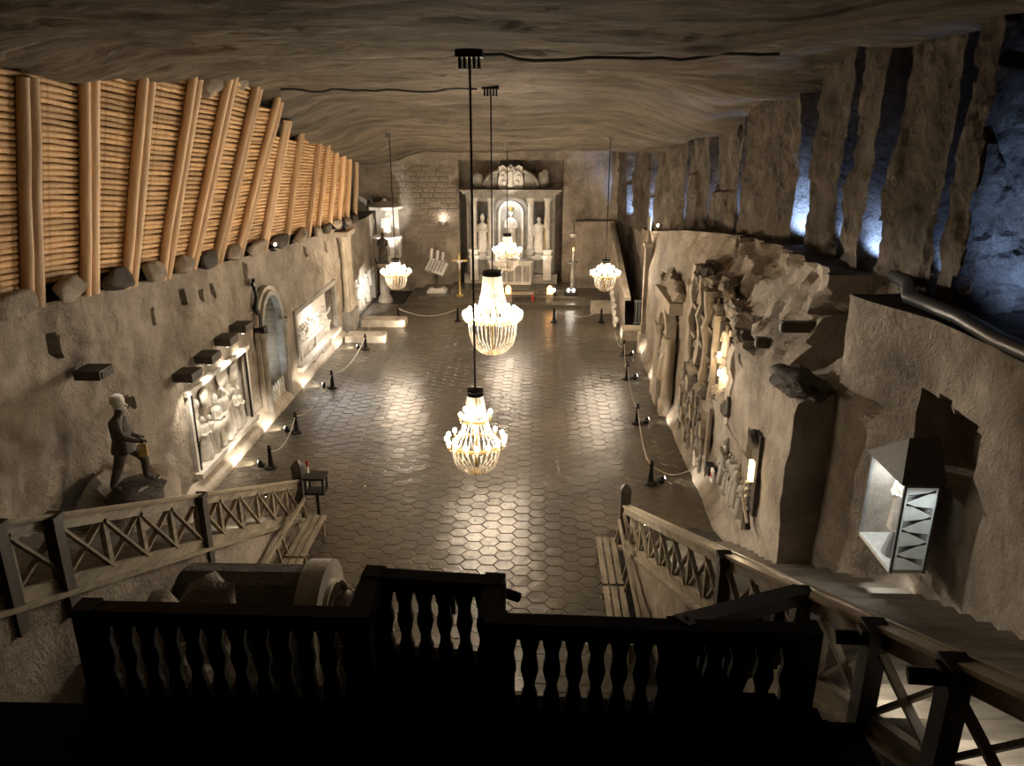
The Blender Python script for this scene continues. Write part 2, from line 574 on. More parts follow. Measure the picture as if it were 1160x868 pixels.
# ---- right upper wall: piers of rock with lamp-lit gaps
def up_x(y): return lerp(y, [3, 9.8, 12.3, 14, 18, 21, 29, 36, 40, 42], [6.9, 6.7, 6.2, 6.0, 5.9, 5.5, 5.45, 5.35, 4.7, 4.2])
GAPS = [(11.95, 12.25), (13.8, 14.25), (15.35, 15.65), (17.3, 18.1), (21.4, 21.65), (24.8, 25.2), (28.4, 29.0), (35.5, 36.5), (39.3, 40.3)]
def f_up(y, t):
    z0 = ledge_r(y) - 0.25; z = z0 + t * (ceil_z(6, y) + 0.5 - z0)
    x = up_x(y) + 0.08 * nz(y, z, 13, 0.6, 5) + 0.10 * facet(y, z * .7, 4, .9) + 0.04 * facet(y, z, 7, 3.0) + 0.04 * nz(y, z, 15, 2.4, 4)
    for k, (a, c) in enumerate(GAPS):
        sh = 0.06 * nz(z, k, 0, 0.8, 3)
        if a + sh < y < c + sh * 0.5: x += 0.95
    if y < 11.35: x += 1.35
    elif y < 11.95: x -= 0.10
    if 26.5 < y < 28.2 and z < z0 + 2.2: x -= 0.12
    if 22.0 < y < 24.8 and z > z0 + 1.4: x += 0.12
    return (x, y, z)
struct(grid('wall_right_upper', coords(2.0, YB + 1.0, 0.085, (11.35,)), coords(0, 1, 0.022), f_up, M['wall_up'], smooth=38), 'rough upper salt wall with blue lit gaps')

def f_rec(x, t):
    z = 6.0 + 4.6 * t
    return (x, 11.22 - 0.16 * facet(x, z, 3, 1.3) - 0.10 * facet(x, z, 8, 3.2) - 0.05 * nz(x, z, 5, 3.0, 4), z)
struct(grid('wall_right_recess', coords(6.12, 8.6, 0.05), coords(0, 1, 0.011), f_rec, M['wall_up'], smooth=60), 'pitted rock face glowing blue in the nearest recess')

# ---- back wall with the altar recess
ALC = (AX - 2.75, AX + 2.75, 0.0, 6.95)
def f_back(x, z):
    y = YB + 0.07 * nz(x, z, 3, 0.7, 5) + 0.02 * nz(x, z, 8, 3, 3)
    if ALC[0] < x < ALC[1] and z < ALC[3]: y = YB + 1.3 + 0.1 * nz(x, z, 5, 1.2, 3)
    elif x > ALC[1] and z > 4.1: y += 0.15 * nz(x * 2, z * .3, 4, 1.0, 4)
    return (x, y, z)
wall_back = struct(grid('wall_back', coords(-9.8, 7.0, 0.13, (ALC[0], ALC[1])), coords(0, 8.2, 0.13, (ALC[3],)), f_back, M['wall']), 'salt wall behind the altar')
# carved ashlar blocks on the back wall left of the altar
bm_ = []
for k in range(3):
    q = MB(); w = (0.52, 0.62, 0.44)[k]
    q.box((0, 0, 0), (w, 0.10, 0.25)); q.v = [(x * (0.94 if y < 0 else 1), y, z * (0.9 if y < 0 else 1)) for x, y, z in q.v]
    me = q.mesh('block'); me.materials.append(M['wall']); bm_.append((me, w))
for r in range(9):
    x = -8.2 + 0.25 * (r % 2)
    while x < -4.6:
        me, w = random.choice(bm_)
        zz = 4.35 + r * 0.275
        if random.random() < 0.97:
            link('block', me, None, wall_back, (x + w / 2, YB - 0.012 + random.uniform(-.02, .02), zz))
        x += w + 0.03
for r in range(6):
    x = -7.0 + 0.25 * (r % 2)
    while x < -5.2:
        me, w = random.choice(bm_)
        if random.random() < 0.8:
            link('block', me, None, wall_back, (x + w / 2, YB - 0.012 + random.uniform(-.02, .02), 2.6 + r * 0.275))
        x += w + 0.03

# ---- chancel platform of two steps
for k, (y0, z0, x0, x1) in enumerate(((37.7, 0.18, -6.6, 3.9), (38.6, 0.36, -6.0, 3.4), (39.5, 0.54, -4.4, 1.9))):
    q = MB(); q.box(((x0 + x1) / 2, (y0 + 43) / 2, z0 / 2), (x1 - x0, 43 - y0, z0))
    struct(q.build('chancel_step', M['tile']), 'broad salt step before the altar, %s' % ('lowest', 'middle', 'topmost')[k])

# ---- stairs, left and right
SL = 0.43


def rail_r(y): return (lerp(y, [3.6, 6.2, 15.0], [2.85, 2.6, 2.02]), y, 1.0 + (15.0 - y) * SL)


def rail_l(y): return (-5.5, y, 1.0 + (16.0 - y) * 0.44)


def stair(name, y0, slope, x0f, x1f, label):
    run = 0.40; n = int((y0 - 2.2) / run)
    st = bpy.data.objects.new(name, None); COL.objects.link(st); struct(st, label)
    for k in range(n):
        y = y0 - k * run; z = (k + 1) * run * slope
        xa, xb = x0f(y), x1f(y)
        q = MB(); q.box(((xa + xb) / 2, y - run / 2 - 0.03, z - 0.12), (xb - xa, run + 0.10, 0.24))
        q.build('step', M['step'], st)
    return st


stair('stair_right', 15.0, SL, lambda y: rail_r(y)[0] + 0.02, lambda y: 5.95 if y < 12.4 else 4.7, 'broad worn stone stair along the right wall')
stair('stair_left', 16.0, 0.44, lambda y: -8.9, lambda y: -5.52, 'broad stone stair along the left wall')


def stair_wall(name, railf, y0, slope, th, sgn, label):
    def f(y, t):
        x, _, z = railf(y); top = max(0.05, z - 0.98 + 0.0)
        return (x + sgn * (0.10 + 0.06 * nz(y, t * top, 3, 0.9, 4)), y, t * top)
    o = grid(name, coords(2.0, y0, 0.12), coords(0, 1, 0.06), f, M['wall'], flip=sgn < 0)
    struct(o, label)


stair_wall('wall_stair_right', rail_r, 15.0, SL, .3, -1, 'rough plastered side wall below the right stair rail')
stair_wall('wall_stair_left', rail_l, 16.0, .44, .3, 1, 'rough plastered side wall below the left stair rail')
# ---- central landing where the balustrade stands
LZ = 4.5
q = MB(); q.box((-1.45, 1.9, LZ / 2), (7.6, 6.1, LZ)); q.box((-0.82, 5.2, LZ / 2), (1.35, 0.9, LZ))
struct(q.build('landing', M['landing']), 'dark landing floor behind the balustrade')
st = bpy.data.objects.new('landing_steps', None); COL.objects.link(st); struct(st, 'dark low steps leading from the landing to the right stair')
for k in range(4):
    q = MB(); q.box((1.35 + k * 0.33, 3.3, LZ - 0.0 + 0.26 - k * 0.08), (0.34, 3.0, 0.5 - k * 0.1)); q.build('step', M['landing'], st)

# ================================================================== LOG WALL (left, upper)
PB = [(12.76, 5.96, -8.12, 9.52), (14.49, 5.81, -8.09, 9.66), (15.97, 5.65, -7.70, 9.81), (17.55, 5.51, -7.41, 9.83), (18.95, 5.42, -7.15, 9.88),
      (20.58, 5.28, -7.10, 9.79), (22.16, 5.21, -7.05, 9.6), (24.23, 5.05, -7.6, 8.86), (26.59, 4.86, -7.84, 8.70), (29.22, 4.65, -7.95, 8.5),
      (30.6, 4.6, -8.0, 8.35), (32.43, 4.51, -8.16, 8.1), (34.0, 4.47, -8.25, 7.85), (35.6, 4.4, -8.4, 7.55), (37.32, 4.35, -8.53, 7.2)]
PB = [(9.0, 6.2, -8.15, 9.5), (10.95, 6.08, -8.13, 9.5)] + PB
lw = thing('log_wall', 'wall of orange brown peeled pine logs leaning above the left ledge', 'log wall', (-8.8, 22, 5))
LO = Vector((-8.8, 22, 5))


def log_mesh(L, r0, r1, axis_n=9, seed=0):
    rnd = random.Random(seed); pts = []; rad = []
    for i in range(5):
        t = i / 4
        pts.append((rnd.uniform(-.012, .012), rnd.uniform(-.012, .012), t * L)); rad.append(r0 + (r1 - r0) * t + rnd.uniform(-.006, .006))
    return MB().tube(pts, rad, axis_n)


for k, (y, zb, xt, zt) in enumerate(PB):
    a = Vector((-8.72, y, zb - 0.05)); c = Vector((xt + 0.08, y, zt + 0.1))
    offs = (-0.11, 0.13) if k < 10 else (0.0,)
    for j, oy in enumerate(offs):
        r = (0.135 if j == 1 else 0.105) if k < 10 else 0.125
        q = log_mesh((c - a).length, r * 1.05, r * 0.95, 10, k * 3 + j)
        rot = (c - a).to_track_quat('Z', 'Y').to_euler()
        q.build('post', M['post_log'], lw, 50, a + Vector((0, oy, 0)) - LO, rot)
# horizontal logs in the bays, laid up the lean
hl_me = {}
hl = []
for k in range(len(PB) - 1):
    y0, zb0, xt0, zt0 = PB[k]; y1, zb1, xt1, zt1 = PB[k + 1]
    if y1 > 37.0: continue
    d = 0.105
    n = int((min(zt0, zt1) - max(zb0, zb1) - (0.35 if k in (7, 8, 9) else 0.0)) / d) + (2 if k < 6 else -1)
    for i in range(n):
        s = (i * d + 0.38) / (zt0 - zb0 + 0.15); s1 = (i * d + 0.38) / (zt1 - zb1 + 0.15)
        if s > 1.06: continue
        p = Vector((-8.83 + (xt0 + 8.8) * s, y0, zb0 + i * d + 0.33)); e = Vector((-8.83 + (xt1 + 8.8) * s1, y1, zb1 + i * d + 0.33))
        if k == 8: p.z = zb0 + i * d + 0.33
        hl.append((p, e))
hl_obj = hl[:300]; rest = hl[300:]
mesh_by = {}
for i, (p, e) in enumerate(hl_obj):
    L = round((e - p).length, 1); key = (L, i % 3)
    if key not in mesh_by:
        me = log_mesh(1.0, 0.054, 0.050, 7, i).mesh('log', 60); me.materials.append(M['log']); mesh_by[key] = me
    o = link('log', mesh_by[key], None, lw, p - LO, (e - p).to_track_quat('Z', 'Y').to_euler())
    o.scale = (1, 1, (e - p).length)
b = MB()
for p, e in rest: b.tube([p - LO, (p + e) / 2 - LO, e - LO], [0.054, 0.052, 0.05], 7)
o = b.build('log_stack', M['log'], lw, 60); o['kind'] = 'stuff'


ICO = {}


def ico(sub):
    if sub not in ICO:
        bm = bmesh.new(); bmesh.ops.create_icosphere(bm, subdivisions=sub, radius=1.0)
        ICO[sub] = ([tuple(v.co) for v in bm.verts], [tuple(v.index for v in f.verts) for f in bm.faces]); bm.free()
    return ICO[sub]


def boulder(seed, sx, sy, sz, n=14, rough=0.25, lo=0.62):
    """blocky broken stone: rounded box cut by a few random planes, then roughened"""
    V, Fc = ico(2 if n < 13 else (3 if n < 20 else 4)); rnd = random.Random(seed); q = MB(); cuts = []
    for _ in range(9):
        d = Vector((rnd.uniform(-1, 1), rnd.uniform(-1, 1), rnd.uniform(-1, 1))).normalized(); cuts.append((d, rnd.uniform(lo, lo + 0.28)))
    vs = []
    for p in V:
        v = Vector(p); v = v / (abs(v.x) ** 4 + abs(v.y) ** 4 + abs(v.z) ** 4) ** 0.25
        for d, h in cuts:
            e = v.dot(d)
            if e > h: v = v - d * (e - h) * 0.9
        v = v * (1 + rough * 0.30 * nz(v.x + seed * 7.3, v.y, v.z, 1.6, 5))
        vs.append((v.x * sx, v.y * sy, v.z * sz))
    q.add(vs, Fc)
    return q


for k in range(len(PB) - 1):
    y0 = PB[k][0]; y1 = PB[k + 1][0]
    q = boulder(k, 0.20, (y1 - y0) * 0.34, 0.22)
    q.build('stone', M['rock_dark'] if k % 3 == 0 else M['wall'], wall_left, 60, (-8.52, (y0 + y1) / 2 + 0.05, ledge_l((y0 + y1) / 2) + 0.17))
# broken rock above the stepped end of the log wall
for k, (x, y, z, sx, sy, sz) in enumerate(((-8.0, 23.4, 9.2, .45, .7, .35), (-7.8, 25.3, 9.05, .6, .9, .35), (-8.1, 27.6, 8.9, .5, 1.0, .35), (-8.2, 30.0, 8.75, .5, 1.0, .3), (-7.5, 18.2, 9.75, .4, .5, .3), (-7.4, 20.0, 9.85, .35, .5, .25))):
    boulder(k + 40, sx, sy, sz, 16, 0.5).build('stone', M['wall'], ceiling, 40, (x, y, z))

# ================================================================== CHANDELIERS
def bead_strand(pts, r=0.013):
    P = [Vector(p) for p in pts]
    L = [0]
    for i in range(1, len(P)): L.append(L[-1] + (P[i] - P[i - 1]).length)
    n = 15; out = []; rad = []
    for i in range(n):
        s = L[-1] * i / (n - 1); j = 0
        while j < len(P) - 2 and L[j + 1] < s: j += 1
        t = (s - L[j]) / max(1e-6, L[j + 1] - L[j])
        out.append(P[j].lerp(P[j + 1], t)); rad.append(r if i % 2 == 0 else r * 0.55)
    return MB().tube(out, rad, 4)


BULB_ME = None


def chandelier(x, y, ps, zb, h, rr, rc, zr, rbask, tiers, label, ns=24, bulb=0.042):
    """tiers: list of (radius, height above bottom, number of bulbs)"""
    global BULB_ME
    ztop = f_ceil(x, y)[2] - 0.02
    t = thing('chandelier', label, 'chandelier', (x, y, zb), 0, 'crystal chandeliers hung along the hall')
    # hanging cord and ceiling plate
    MB().tube([(0, 0, h - 0.02), (0, 0, ztop - zb - 0.05)], 0.022, 6).build('cord', M['cord'], t)
    pl_ = MB().box((0, 0, ztop - zb + .02), (0.46 * ps, 0.46 * ps, 0.20)).build('ceiling_plate', M['metal'] if ps > .7 else M['salt_grey'], t)
    for k in range(5): MB().box((-.16 * ps + k * .08 * ps, 0, ztop - zb - .17), (.04 * ps, .32 * ps, .18)).build('hanger_slat', M['metal'] if ps > .7 else M['salt_grey'], pl_)
    q = MB(); q.lathe([(rc * 0.4, h), (rc * 1.05, h - 0.02), (rc * 1.12, h - 0.06), (rc * 0.95, h - 0.08), (rc * 1.1, h - 0.12), (rc * 1.1, h - 0.15)], 16); q.build('crown', M['metal'], t, 40)
    # central stem
    MB().lathe([(0.02, 0.12), (0.05, 0.2), (0.02, 0.3), (0.035, zr * 0.8), (0.02, zr), (0.05, zr + 0.1), (0.02, zr + 0.25), (0.02, h - 0.1)], 8).build('stem', M['brass'], t, 50)
    # rings
    for r_, z_, nb in tiers:
        q = MB(); R2_ = r_ * 0.80
        q.lathe([(R2_ - 0.02, z_ - 0.06), (R2_ + 0.02, z_ - 0.06), (R2_ + 0.025, z_ - 0.03), (R2_ + 0.02, z_), (R2_ - 0.02, z_)], 28)
        q.f = q.f[:-2] + [tuple((4 * 28 + k, 4 * 28 + (k + 1) % 28, (k + 1) % 28, k)) for k in range(28)]
        q.build('ring', M['brass'], t, 40)
        # arms with candle and bulb
        arm = MB().tube([(R2_, 0, z_ - 0.04), ((R2_ + r_) / 2, 0, z_ - 0.10), (r_, 0, z_ - 0.06), (r_, 0, z_ - 0.01)], 0.011, 5)
        arm.lathe([(0.012, z_ - 0.02), (0.035, z_ - 0.005), (0.036, z_), (0.014, z_ + 0.004), (0.014, z_ + 0.045)], 8, (r_, 0, 0))
        ame = arm.mesh('arm', 50); ame.materials.append(M['brass'])
        if BULB_ME is None:
            bm = bmesh.new(); bmesh.ops.create_icosphere(bm, subdivisions=1, radius=1.0)
            BULB_ME = bpy.data.meshes.new('bulb'); bm.to_mesh(BULB_ME); bm.free(); BULB_ME.materials.append(M['bulb'])
        for k in range(nb):
            a = 2 * pi * (k + 0.3) / nb
            ao = link('arm', ame, None, t, (0, 0, 0), (0, 0, a))
            bo = link('bulb', BULB_ME, None, ao, (r_, 0, z_ + 0.045 + bulb * 1.2)); bo.scale = (bulb, bulb, bulb * 1.35)
    # bead strands: crown -> main ring, ring -> basket bottom
    R_ = rr * 0.80
    up = bead_strand([(rc, 0, h - 0.13), (rc + (R_ - rc) * 0.12, 0, zr + (h - zr) * 0.6), (rc + (R_ - rc) * 0.42, 0, zr + (h - zr) * 0.25), (R_, 0, zr)], 0.014)
    ume = up.mesh('upper_strand'); ume.materials.append(M['crystal'])
    dn = bead_strand([(rbask, 0, zr - 0.05), (rbask * 0.98, 0, zr * 0.62), (rbask * 0.86, 0, zr * 0.30), (rbask * 0.55, 0, 0.06), (rbask * 0.25, 0, 0.0)], 0.014)
    dme = dn.mesh('basket_strand'); dme.materials.append(M['crystal'])
    for k in range(ns):
        a = 2 * pi * k / ns
        link('upper_strand', ume, None, t, None, (0, 0, a)); link('basket_strand', dme, None, t, None, (0, 0, a))
    q = MB(); q.lathe([(rbask * 0.2, 0.02), (rbask * 0.3, 0.0), (rbask * 0.3, 0.02), (rbask * 0.2, 0.04)], 14); q.build('basket_ring', M['brass'], t)
    MB().ball((0, 0, -0.03), 0.035, 8).build('finial', M['crystal'], t, 60)
    return t


chandelier(-1.14, 14.0, 1.0, 2.27, 1.80, 0.60, 0.15, 0.60, 0.47, [(0.58, 0.66, 16), (0.30, 1.18, 6)], 'crystal chandelier with two tiers of bulbs hanging lowest and nearest to the balustrade')
chandelier(-1.25, 22.2, 1.0, 2.30, 2.52, 0.86, 0.27, 1.00, 0.72, [(0.86, 1.12, 28), (0.72, 1.24, 16)], 'largest crystal chandelier with a tall beaded cone over the hall centre', 32, 0.05)
chandelier(-5.76, 31.4, .6, 2.27, 1.30, 0.58, 0.17, 0.62, 0.44, [(0.58, 0.66, 14), (0.34, 0.84, 6)], 'small crystal chandelier before the left back wall', 20, 0.05)
chandelier(2.88, 31.4, .6, 2.27, 1.30, 0.58, 0.17, 0.62, 0.44, [(0.58, 0.66, 14), (0.34, 0.84, 6)], 'small crystal chandelier on the right before the sloping parapet', 20, 0.05)
chandelier(-1.30, 35.5, .6, 2.29, 1.75, 0.64, 0.18, 0.85, 0.55, [(0.64, 0.90, 16), (0.36, 1.1, 6)], 'crystal chandelier hanging right before the altar niche', 24, 0.05)

# ceiling cables
def cable(pts, label):
    n = []
    for i in range(len(pts) - 1):
        for k in range(6):
            t = k / 6; x = pts[i][0] + (pts[i + 1][0] - pts[i][0]) * t; y = pts[i][1] + (pts[i + 1][1] - pts[i][1]) * t
            n.append((x, y, f_ceil(x, y)[2] - 0.07))
    tag(MB().tube(n, 0.028, 5).build('ceiling_cable', M['cord']), label, 'cable')
cable([(-6.6, 21.0), (-5.2, 21.8), (-3.5, 22.3), (-1.25, 22.2)], 'thin black cable crossing the ceiling to the largest chandelier')
cable([(-1.14, 14.0), (0.5, 14.3), (2.5, 14.6), (4.6, 14.8)], 'thin black cable running from nearest chandelier plate to the right wall')
# ================================================================== FIGURES
def robed(h=1.7, seed=0, arm='fold', wide=1.0, mitre=False, seated=False):
    """continuous carved robed figure facing +X"""
    rnd = random.Random(seed); q = MB(); s = h / 1.7
    lean = rnd.uniform(-.03, .03)
    prof = [(0.27, 0.0), (0.26, 0.25), (0.235, 0.6), (0.20, 0.95), (0.215, 1.15), (0.235, 1.32), (0.20, 1.40), (0.10, 1.455), (0.065, 1.50), (0.07, 1.52)]
    if seated: prof = [(0.30, 0.0), (0.31, 0.3), (0.34, 0.5), (0.26, 0.62), (0.215, 0.85), (0.235, 1.02), (0.20, 1.10), (0.10, 1.155), (0.065, 1.20), (0.07, 1.22)]
    top = prof[-1][1]
    n = 20; o = len(q.v); vs = []; fs = []
    for r, z in prof:
        for k in range(n):
            a = 2 * pi * k / n
            fold = 1 + (0.10 * cos(7 * a + seed) + 0.05 * cos(11 * a)) * max(0, 1 - z / 1.25)
            shx = 0.72 if z > 0.9 * top / 1.52 else 0.85
            vs.append((r * fold * cos(a) * shx * wide + lean * z, r * fold * sin(a) * wide * (1.05 if z > 0.8 else 1), z))
    for i in range(len(prof) - 1):
        for k in range(n):
            fs.append((i * n + k, i * n + (k + 1) % n, (i + 1) * n + (k + 1) % n, (i + 1) * n + k))
    fs.append(tuple(range(n))[::-1]); fs.append(tuple(range((len(prof) - 1) * n, len(prof) * n)))
    q.add(vs, fs)
    hz = top + 0.10; hx = lean * top + 0.02
    q.ball((hx, 0, hz), 0.105, 12, (0.95, 0.82, 1.22))
    q.tube([(hx + 0.09, 0, hz + 0.03), (hx + 0.125, 0, hz - 0.015), (hx + 0.10, 0, hz - 0.03)], [0.012, 0.02, 0.015], 5)
    q.ball((hx - 0.03, 0, hz + 0.03), 0.118, 10, (0.9, 0.9, 1.1))          # hair / veil
    if mitre: q.lathe([(0.10, hz + 0.05), (0.12, hz + 0.14), (0.07, hz + 0.26), (0.01, hz + 0.33)], 8, (hx, 0, 0))
    sh = top - 0.16
    for sd in (-1, 1):
        if arm == 'fold': pts = [(lean * sh, sd * 0.21, sh), (0.02, sd * 0.27, sh - 0.28), (0.17, sd * 0.14, sh - 0.33), (0.22, sd * 0.04, sh - 0.24)]
        elif arm == 'raise' and sd > 0: pts = [(lean * sh, sd * 0.21, sh), (0.12, sd * 0.33, sh - 0.10), (0.25, sd * 0.36, sh + 0.16), (0.28, sd * 0.36, sh + 0.24)]
        else: pts = [(lean * sh, sd * 0.21, sh), (0.0, sd * 0.28, sh - 0.28), (0.10, sd * 0.28, sh - 0.5), (0.12, sd * 0.27, sh - 0.58)]
        q.tube(pts, [0.085, 0.085, 0.075, 0.04], 7)
    q.v = [(x * s, y * s, z * s) for x, y, z in q.v]
    return q


ROB = {}
for nm, kw in (('a', dict(seed=1)), ('b', dict(seed=2, arm='raise')), ('c', dict(seed=3, arm='down')), ('m', dict(seed=4, mitre=True)), ('s', dict(seed=5, seated=True)), ('t', dict(seed=6, seated=True, arm='raise'))):
    ROB[nm] = robed(**kw)


def fig(kind, mat, parent, loc, rz, h=1.7, name='figure'):
    key = (kind, mat)
    if key not in FM:
        me = ROB[kind].mesh('figure', 60); me.materials.append(M[mat]); FM[key] = me
    o = link(name, FM[key], None, parent, loc, (0, 0, rz)); s = h / 1.7; o.scale = (s, s, s)
    return o


FM = {}


def skin_mesh(name, J, E_, smooth=2):
    """J: {name:(x,y,z,rx,ry)} E_: pairs -> one continuous skinned mesh"""
    keys = list(J); me = bpy.data.meshes.new(name)
    me.from_pydata([J[k][:3] for k in keys], [(keys.index(a), keys.index(b)) for a, b in E_], [])
    o = bpy.data.objects.new(name, me); COL.objects.link(o)
    md = o.modifiers.new('skin', 'SKIN'); md.use_smooth_shade = True
    for i, k in enumerate(keys):
        d = me.skin_vertices[0].data[i]; d.radius = (J[k][3], J[k][4] if len(J[k]) > 4 else J[k][3]); d.use_root = (i == 0)
    sd = o.modifiers.new('sub', 'SUBSURF'); sd.levels = smooth
    dg = bpy.context.evaluated_depsgraph_get(); dg.update()
    out = bpy.data.meshes.new_from_object(o.evaluated_get(dg))
    out.name = name
    bpy.data.objects.remove(o); bpy.data.meshes.remove(me)
    return out


# ================================================================== LEFT WALL FEATURES
# --- relief 1 : framed panel under four beam stubs
def relief(name, label, loc, rz=0): return thing(name, label, 'relief', loc, rz)


r1 = relief('wall_relief', 'pale carved salt relief of travellers under four dark beam stubs', (XL, 19.3, 0.55))
y0, y1, z0, z1 = R1[0] - 19.3, R1[1] - 19.3, 0.0, R1[3] - R1[2]
q = MB(); q.box((-0.20, 0, z1 / 2), (0.06, y1 - y0, z1)); q.build('back_panel', M['salt'], r1)
for sgn, nm in ((y0, 'side_frame'), (y1, 'side_frame')):
    MB().box((0.02, sgn, z1 / 2), (0.16, 0.12, z1 + 0.2)).build(nm, M['salt'], r1)
    MB().box((0.09, sgn + (0.11 if sgn < 0 else -0.11), z1 / 2), (0.05, 0.05, z1)).build('slit_shade', M['metal'], r1)  # black strip paints the dark of the slit along the frame
MB().box((0.04, 0, z1 + 0.05), (0.2, y1 - y0 + 0.3, 0.12)).build('cornice', M['salt'], r1)
MB().box((0.08, 0, -0.05), (0.30, y1 - y0 + 0.3, 0.14)).build('sill', M['salt'], r1)
for yy, k, h in ((-1.15, 'a', 1.1), (-0.75, 'c', 1.0), (-.3, 'm', 1.3), (0.1, 'b', 1.45), (0.5, 'c', 1.2), (0.9, 'a', 1.15), (1.3, 'm', 1.0)):
    fig(k, 'salt', r1, (-0.02, yy, 0.05), 0.2 * yy, h)
# donkey carved between the figures
q = skin_mesh('donkey', {'b': (0, 0, .62, .17), 'c': (0, .38, .65, .17), 'h': (0, -.3, .64, .16), 'n': (0, .58, .85, .10), 'd': (0, .72, 1.0, .09), 'm': (0, .9, .9, .055),
                         'f1': (.06, .4, .3, .06), 'f2': (.06, .42, .02, .05), 'k1': (.06, -.32, .3, .06), 'k2': (.06, -.30, .02, .05), 'e': (0, .68, 1.2, .03)},
              [('b', 'c'), ('b', 'h'), ('c', 'n'), ('n', 'd'), ('d', 'm'), ('c', 'f1'), ('f1', 'f2'), ('h', 'k1'), ('k1', 'k2'), ('d', 'e')], 1)
link('donkey', q, M['salt'], r1, (0.05, -0.45, 0.05))
for k, (yy, zz, s) in enumerate(((-1.5, 0.9, .3), (-0.7, 1.6, .28), (0.5, 1.7, .35), (1.4, 1.55, .3), (-1.4, 1.6, .25))):
    boulder(k + 70, 0.10, s * 1.2, s, 12, .5).build('carved_cloud', M['salt'], r1, 60, (-0.12, yy, zz))
for k, (yy, zz) in enumerate(((17.15, 3.22), (18.35, 3.30), (19.6, 3.40), (20.75, 3.45))):
    bt = thing('beam_stub', 'dark square beam stub above the travellers relief, %s from the arched doorway' % ('fourth', 'third', 'second', 'nearest')[k], 'beam', (XL, yy, zz), 0, 'beam stubs over relief')
    MB().box((0.16, 0, 0), (0.62, 0.58, 0.20)).build('beam', M['rail_dark'], bt)
    MB().box((0.30, 0, -0.13), (0.12, 0.3, 0.06)).build('lamp_housing', M['metal'], bt)
    MB().box((0.30, 0, -0.165), (0.08, 0.24, 0.012)).build('lamp_lens', M['lamp_glow'], bt)
    spot((XL + 0.42, yy, zz - 0.2), (XL - 0.1, yy, 1.2), 75, 75, CREAM, 0.7, 0.06)
# lone beam stub by the statue
bt = thing('beam_stub', 'lone dark beam stub in the wall above the miner statue', 'beam', (XL, 13.6, 4.45))
MB().box((0.15, 0, 0), (0.5, 0.5, 0.18)).build('beam', M['rail_dark'], bt); MB().box((0.41, 0.0, 0.0), (0.03, 0.4, 0.12)).build('end_plate', M['metal'], bt)

# --- arched doorway
d1 = bpy.data.objects.new('door_1', None); COL.objects.link(d1); d1.location = (XL, ARC[0], 0); struct(d1, 'tall arched doorway in the left wall')
def arch_ring(hw, top, w, depth, n=16):
    s = top - hw; pts = [(-hw, 0)] + [(hw * -cos(pi * i / n), s + hw * sin(pi * i / n)) for i in range(n + 1)] + [(hw, 0)]
    o2 = [(-hw - w, 0)] + [((hw + w) * -cos(pi * i / n), s + (hw + w) * sin(pi * i / n)) for i in range(n + 1)] + [(hw + w, 0)]
    q = MB(); N = len(pts); vs = []
    for x in (0, depth):
        for p in pts: vs.append((x, p[0], p[1]))
        for p in o2: vs.append((x, p[0], p[1]))
    fs = []
    for i in range(N - 1):
        fs.append((i, i + 1, N + i + 1, N + i)[::-1]); A = 2 * N
        fs.append((A + i, A + i + 1, A + N + i + 1, A + N + i)); fs.append((i, i + 1, A + i + 1, A + i)); fs.append((N + i, N + i + 1, A + N + i + 1, A + N + i)[::-1])
    q.add(vs, fs); return q
q = arch_ring(ARC[1] - 0.02, ARC[2], 0.16, 0.22); q.build('arch_moulding', M['salt_grey'], d1, 40)
q = arch_ring(ARC[1] + 0.14, ARC[2] + 0.14, 0.16, 0.12); q.build('outer_moulding', M['wall_pale'], d1, 40)
for sd in (-1, 1):
    q = MB(); q.lathe([(0.17, 0), (0.17, .15), (.12, .22), (.11, 2.5), (.15, 2.6), (.19, 2.68), (.19, 2.8)], 12, (0.16, sd * (ARC[1] + 0.12), 0)); q.build('column', M['salt_grey'], d1, 40)
q = MB(); q.box((-1.0, 0, 1.9), (0.1, 1.7, 3.8)); q.build('back_panel', M['salt_grey'], d1)
spot((XL - 0.35, ARC[0] - 0.45, 0.25), (XL - 0.95, ARC[0] + .2, 2.2), 85, 120, (0.80, 0.93, 1.0), 0.8)
# candle sconce on the left of the arch
sc_ = thing('wall_cross', 'dark twisted iron cross standing on the arched doorway rim', 'cross', (XL + 0.1, 22.45, 3.0))
MB().tube([(0, 0, 0), (0.03, .04, .3), (-0.02, -.03, .6), (0.02, .05, .9), (0, 0, 1.15)], [0.09, .07, .08, .06, .05], 7).build('stem', M['metal'], sc_, 50)
MB().box((0, 0, 1.3), (.1, .12, .36)).build('cross_post', M['metal'], sc_); MB().box((0, 0, 1.33), (.1, .34, .1)).build('cross_arm', M['metal'], sc_)
MB().box((0.05, 0, -0.08), (.3, .3, .16)).build('bracket', M['metal'], sc_)
fn = thing('picket_fence', 'low white ornamental picket gate across the arched doorway foot', 'fence', (XL + 0.02, ARC[0], 0))
for k in range(7):
    yy = -0.72 + k * 0.24
    MB().prism([(-.045, 0.05), (.045, 0.05), (.045, .62), (.07, .70), (0, .86), (-.07, .70), (-.045, .62)], 0.04, Matrix.Rotation(pi / 2, 3, 'Z'), (0.05, yy, 0)).build('picket', M['white'], fn)
MB().box((0.02, 0, 0.22), (0.03, 1.6, 0.06)).build('fence_rail', M['white'], fn); MB().box((0.02, 0, 0.58), (0.03, 1.6, 0.06)).build('fence_rail', M['white'], fn)

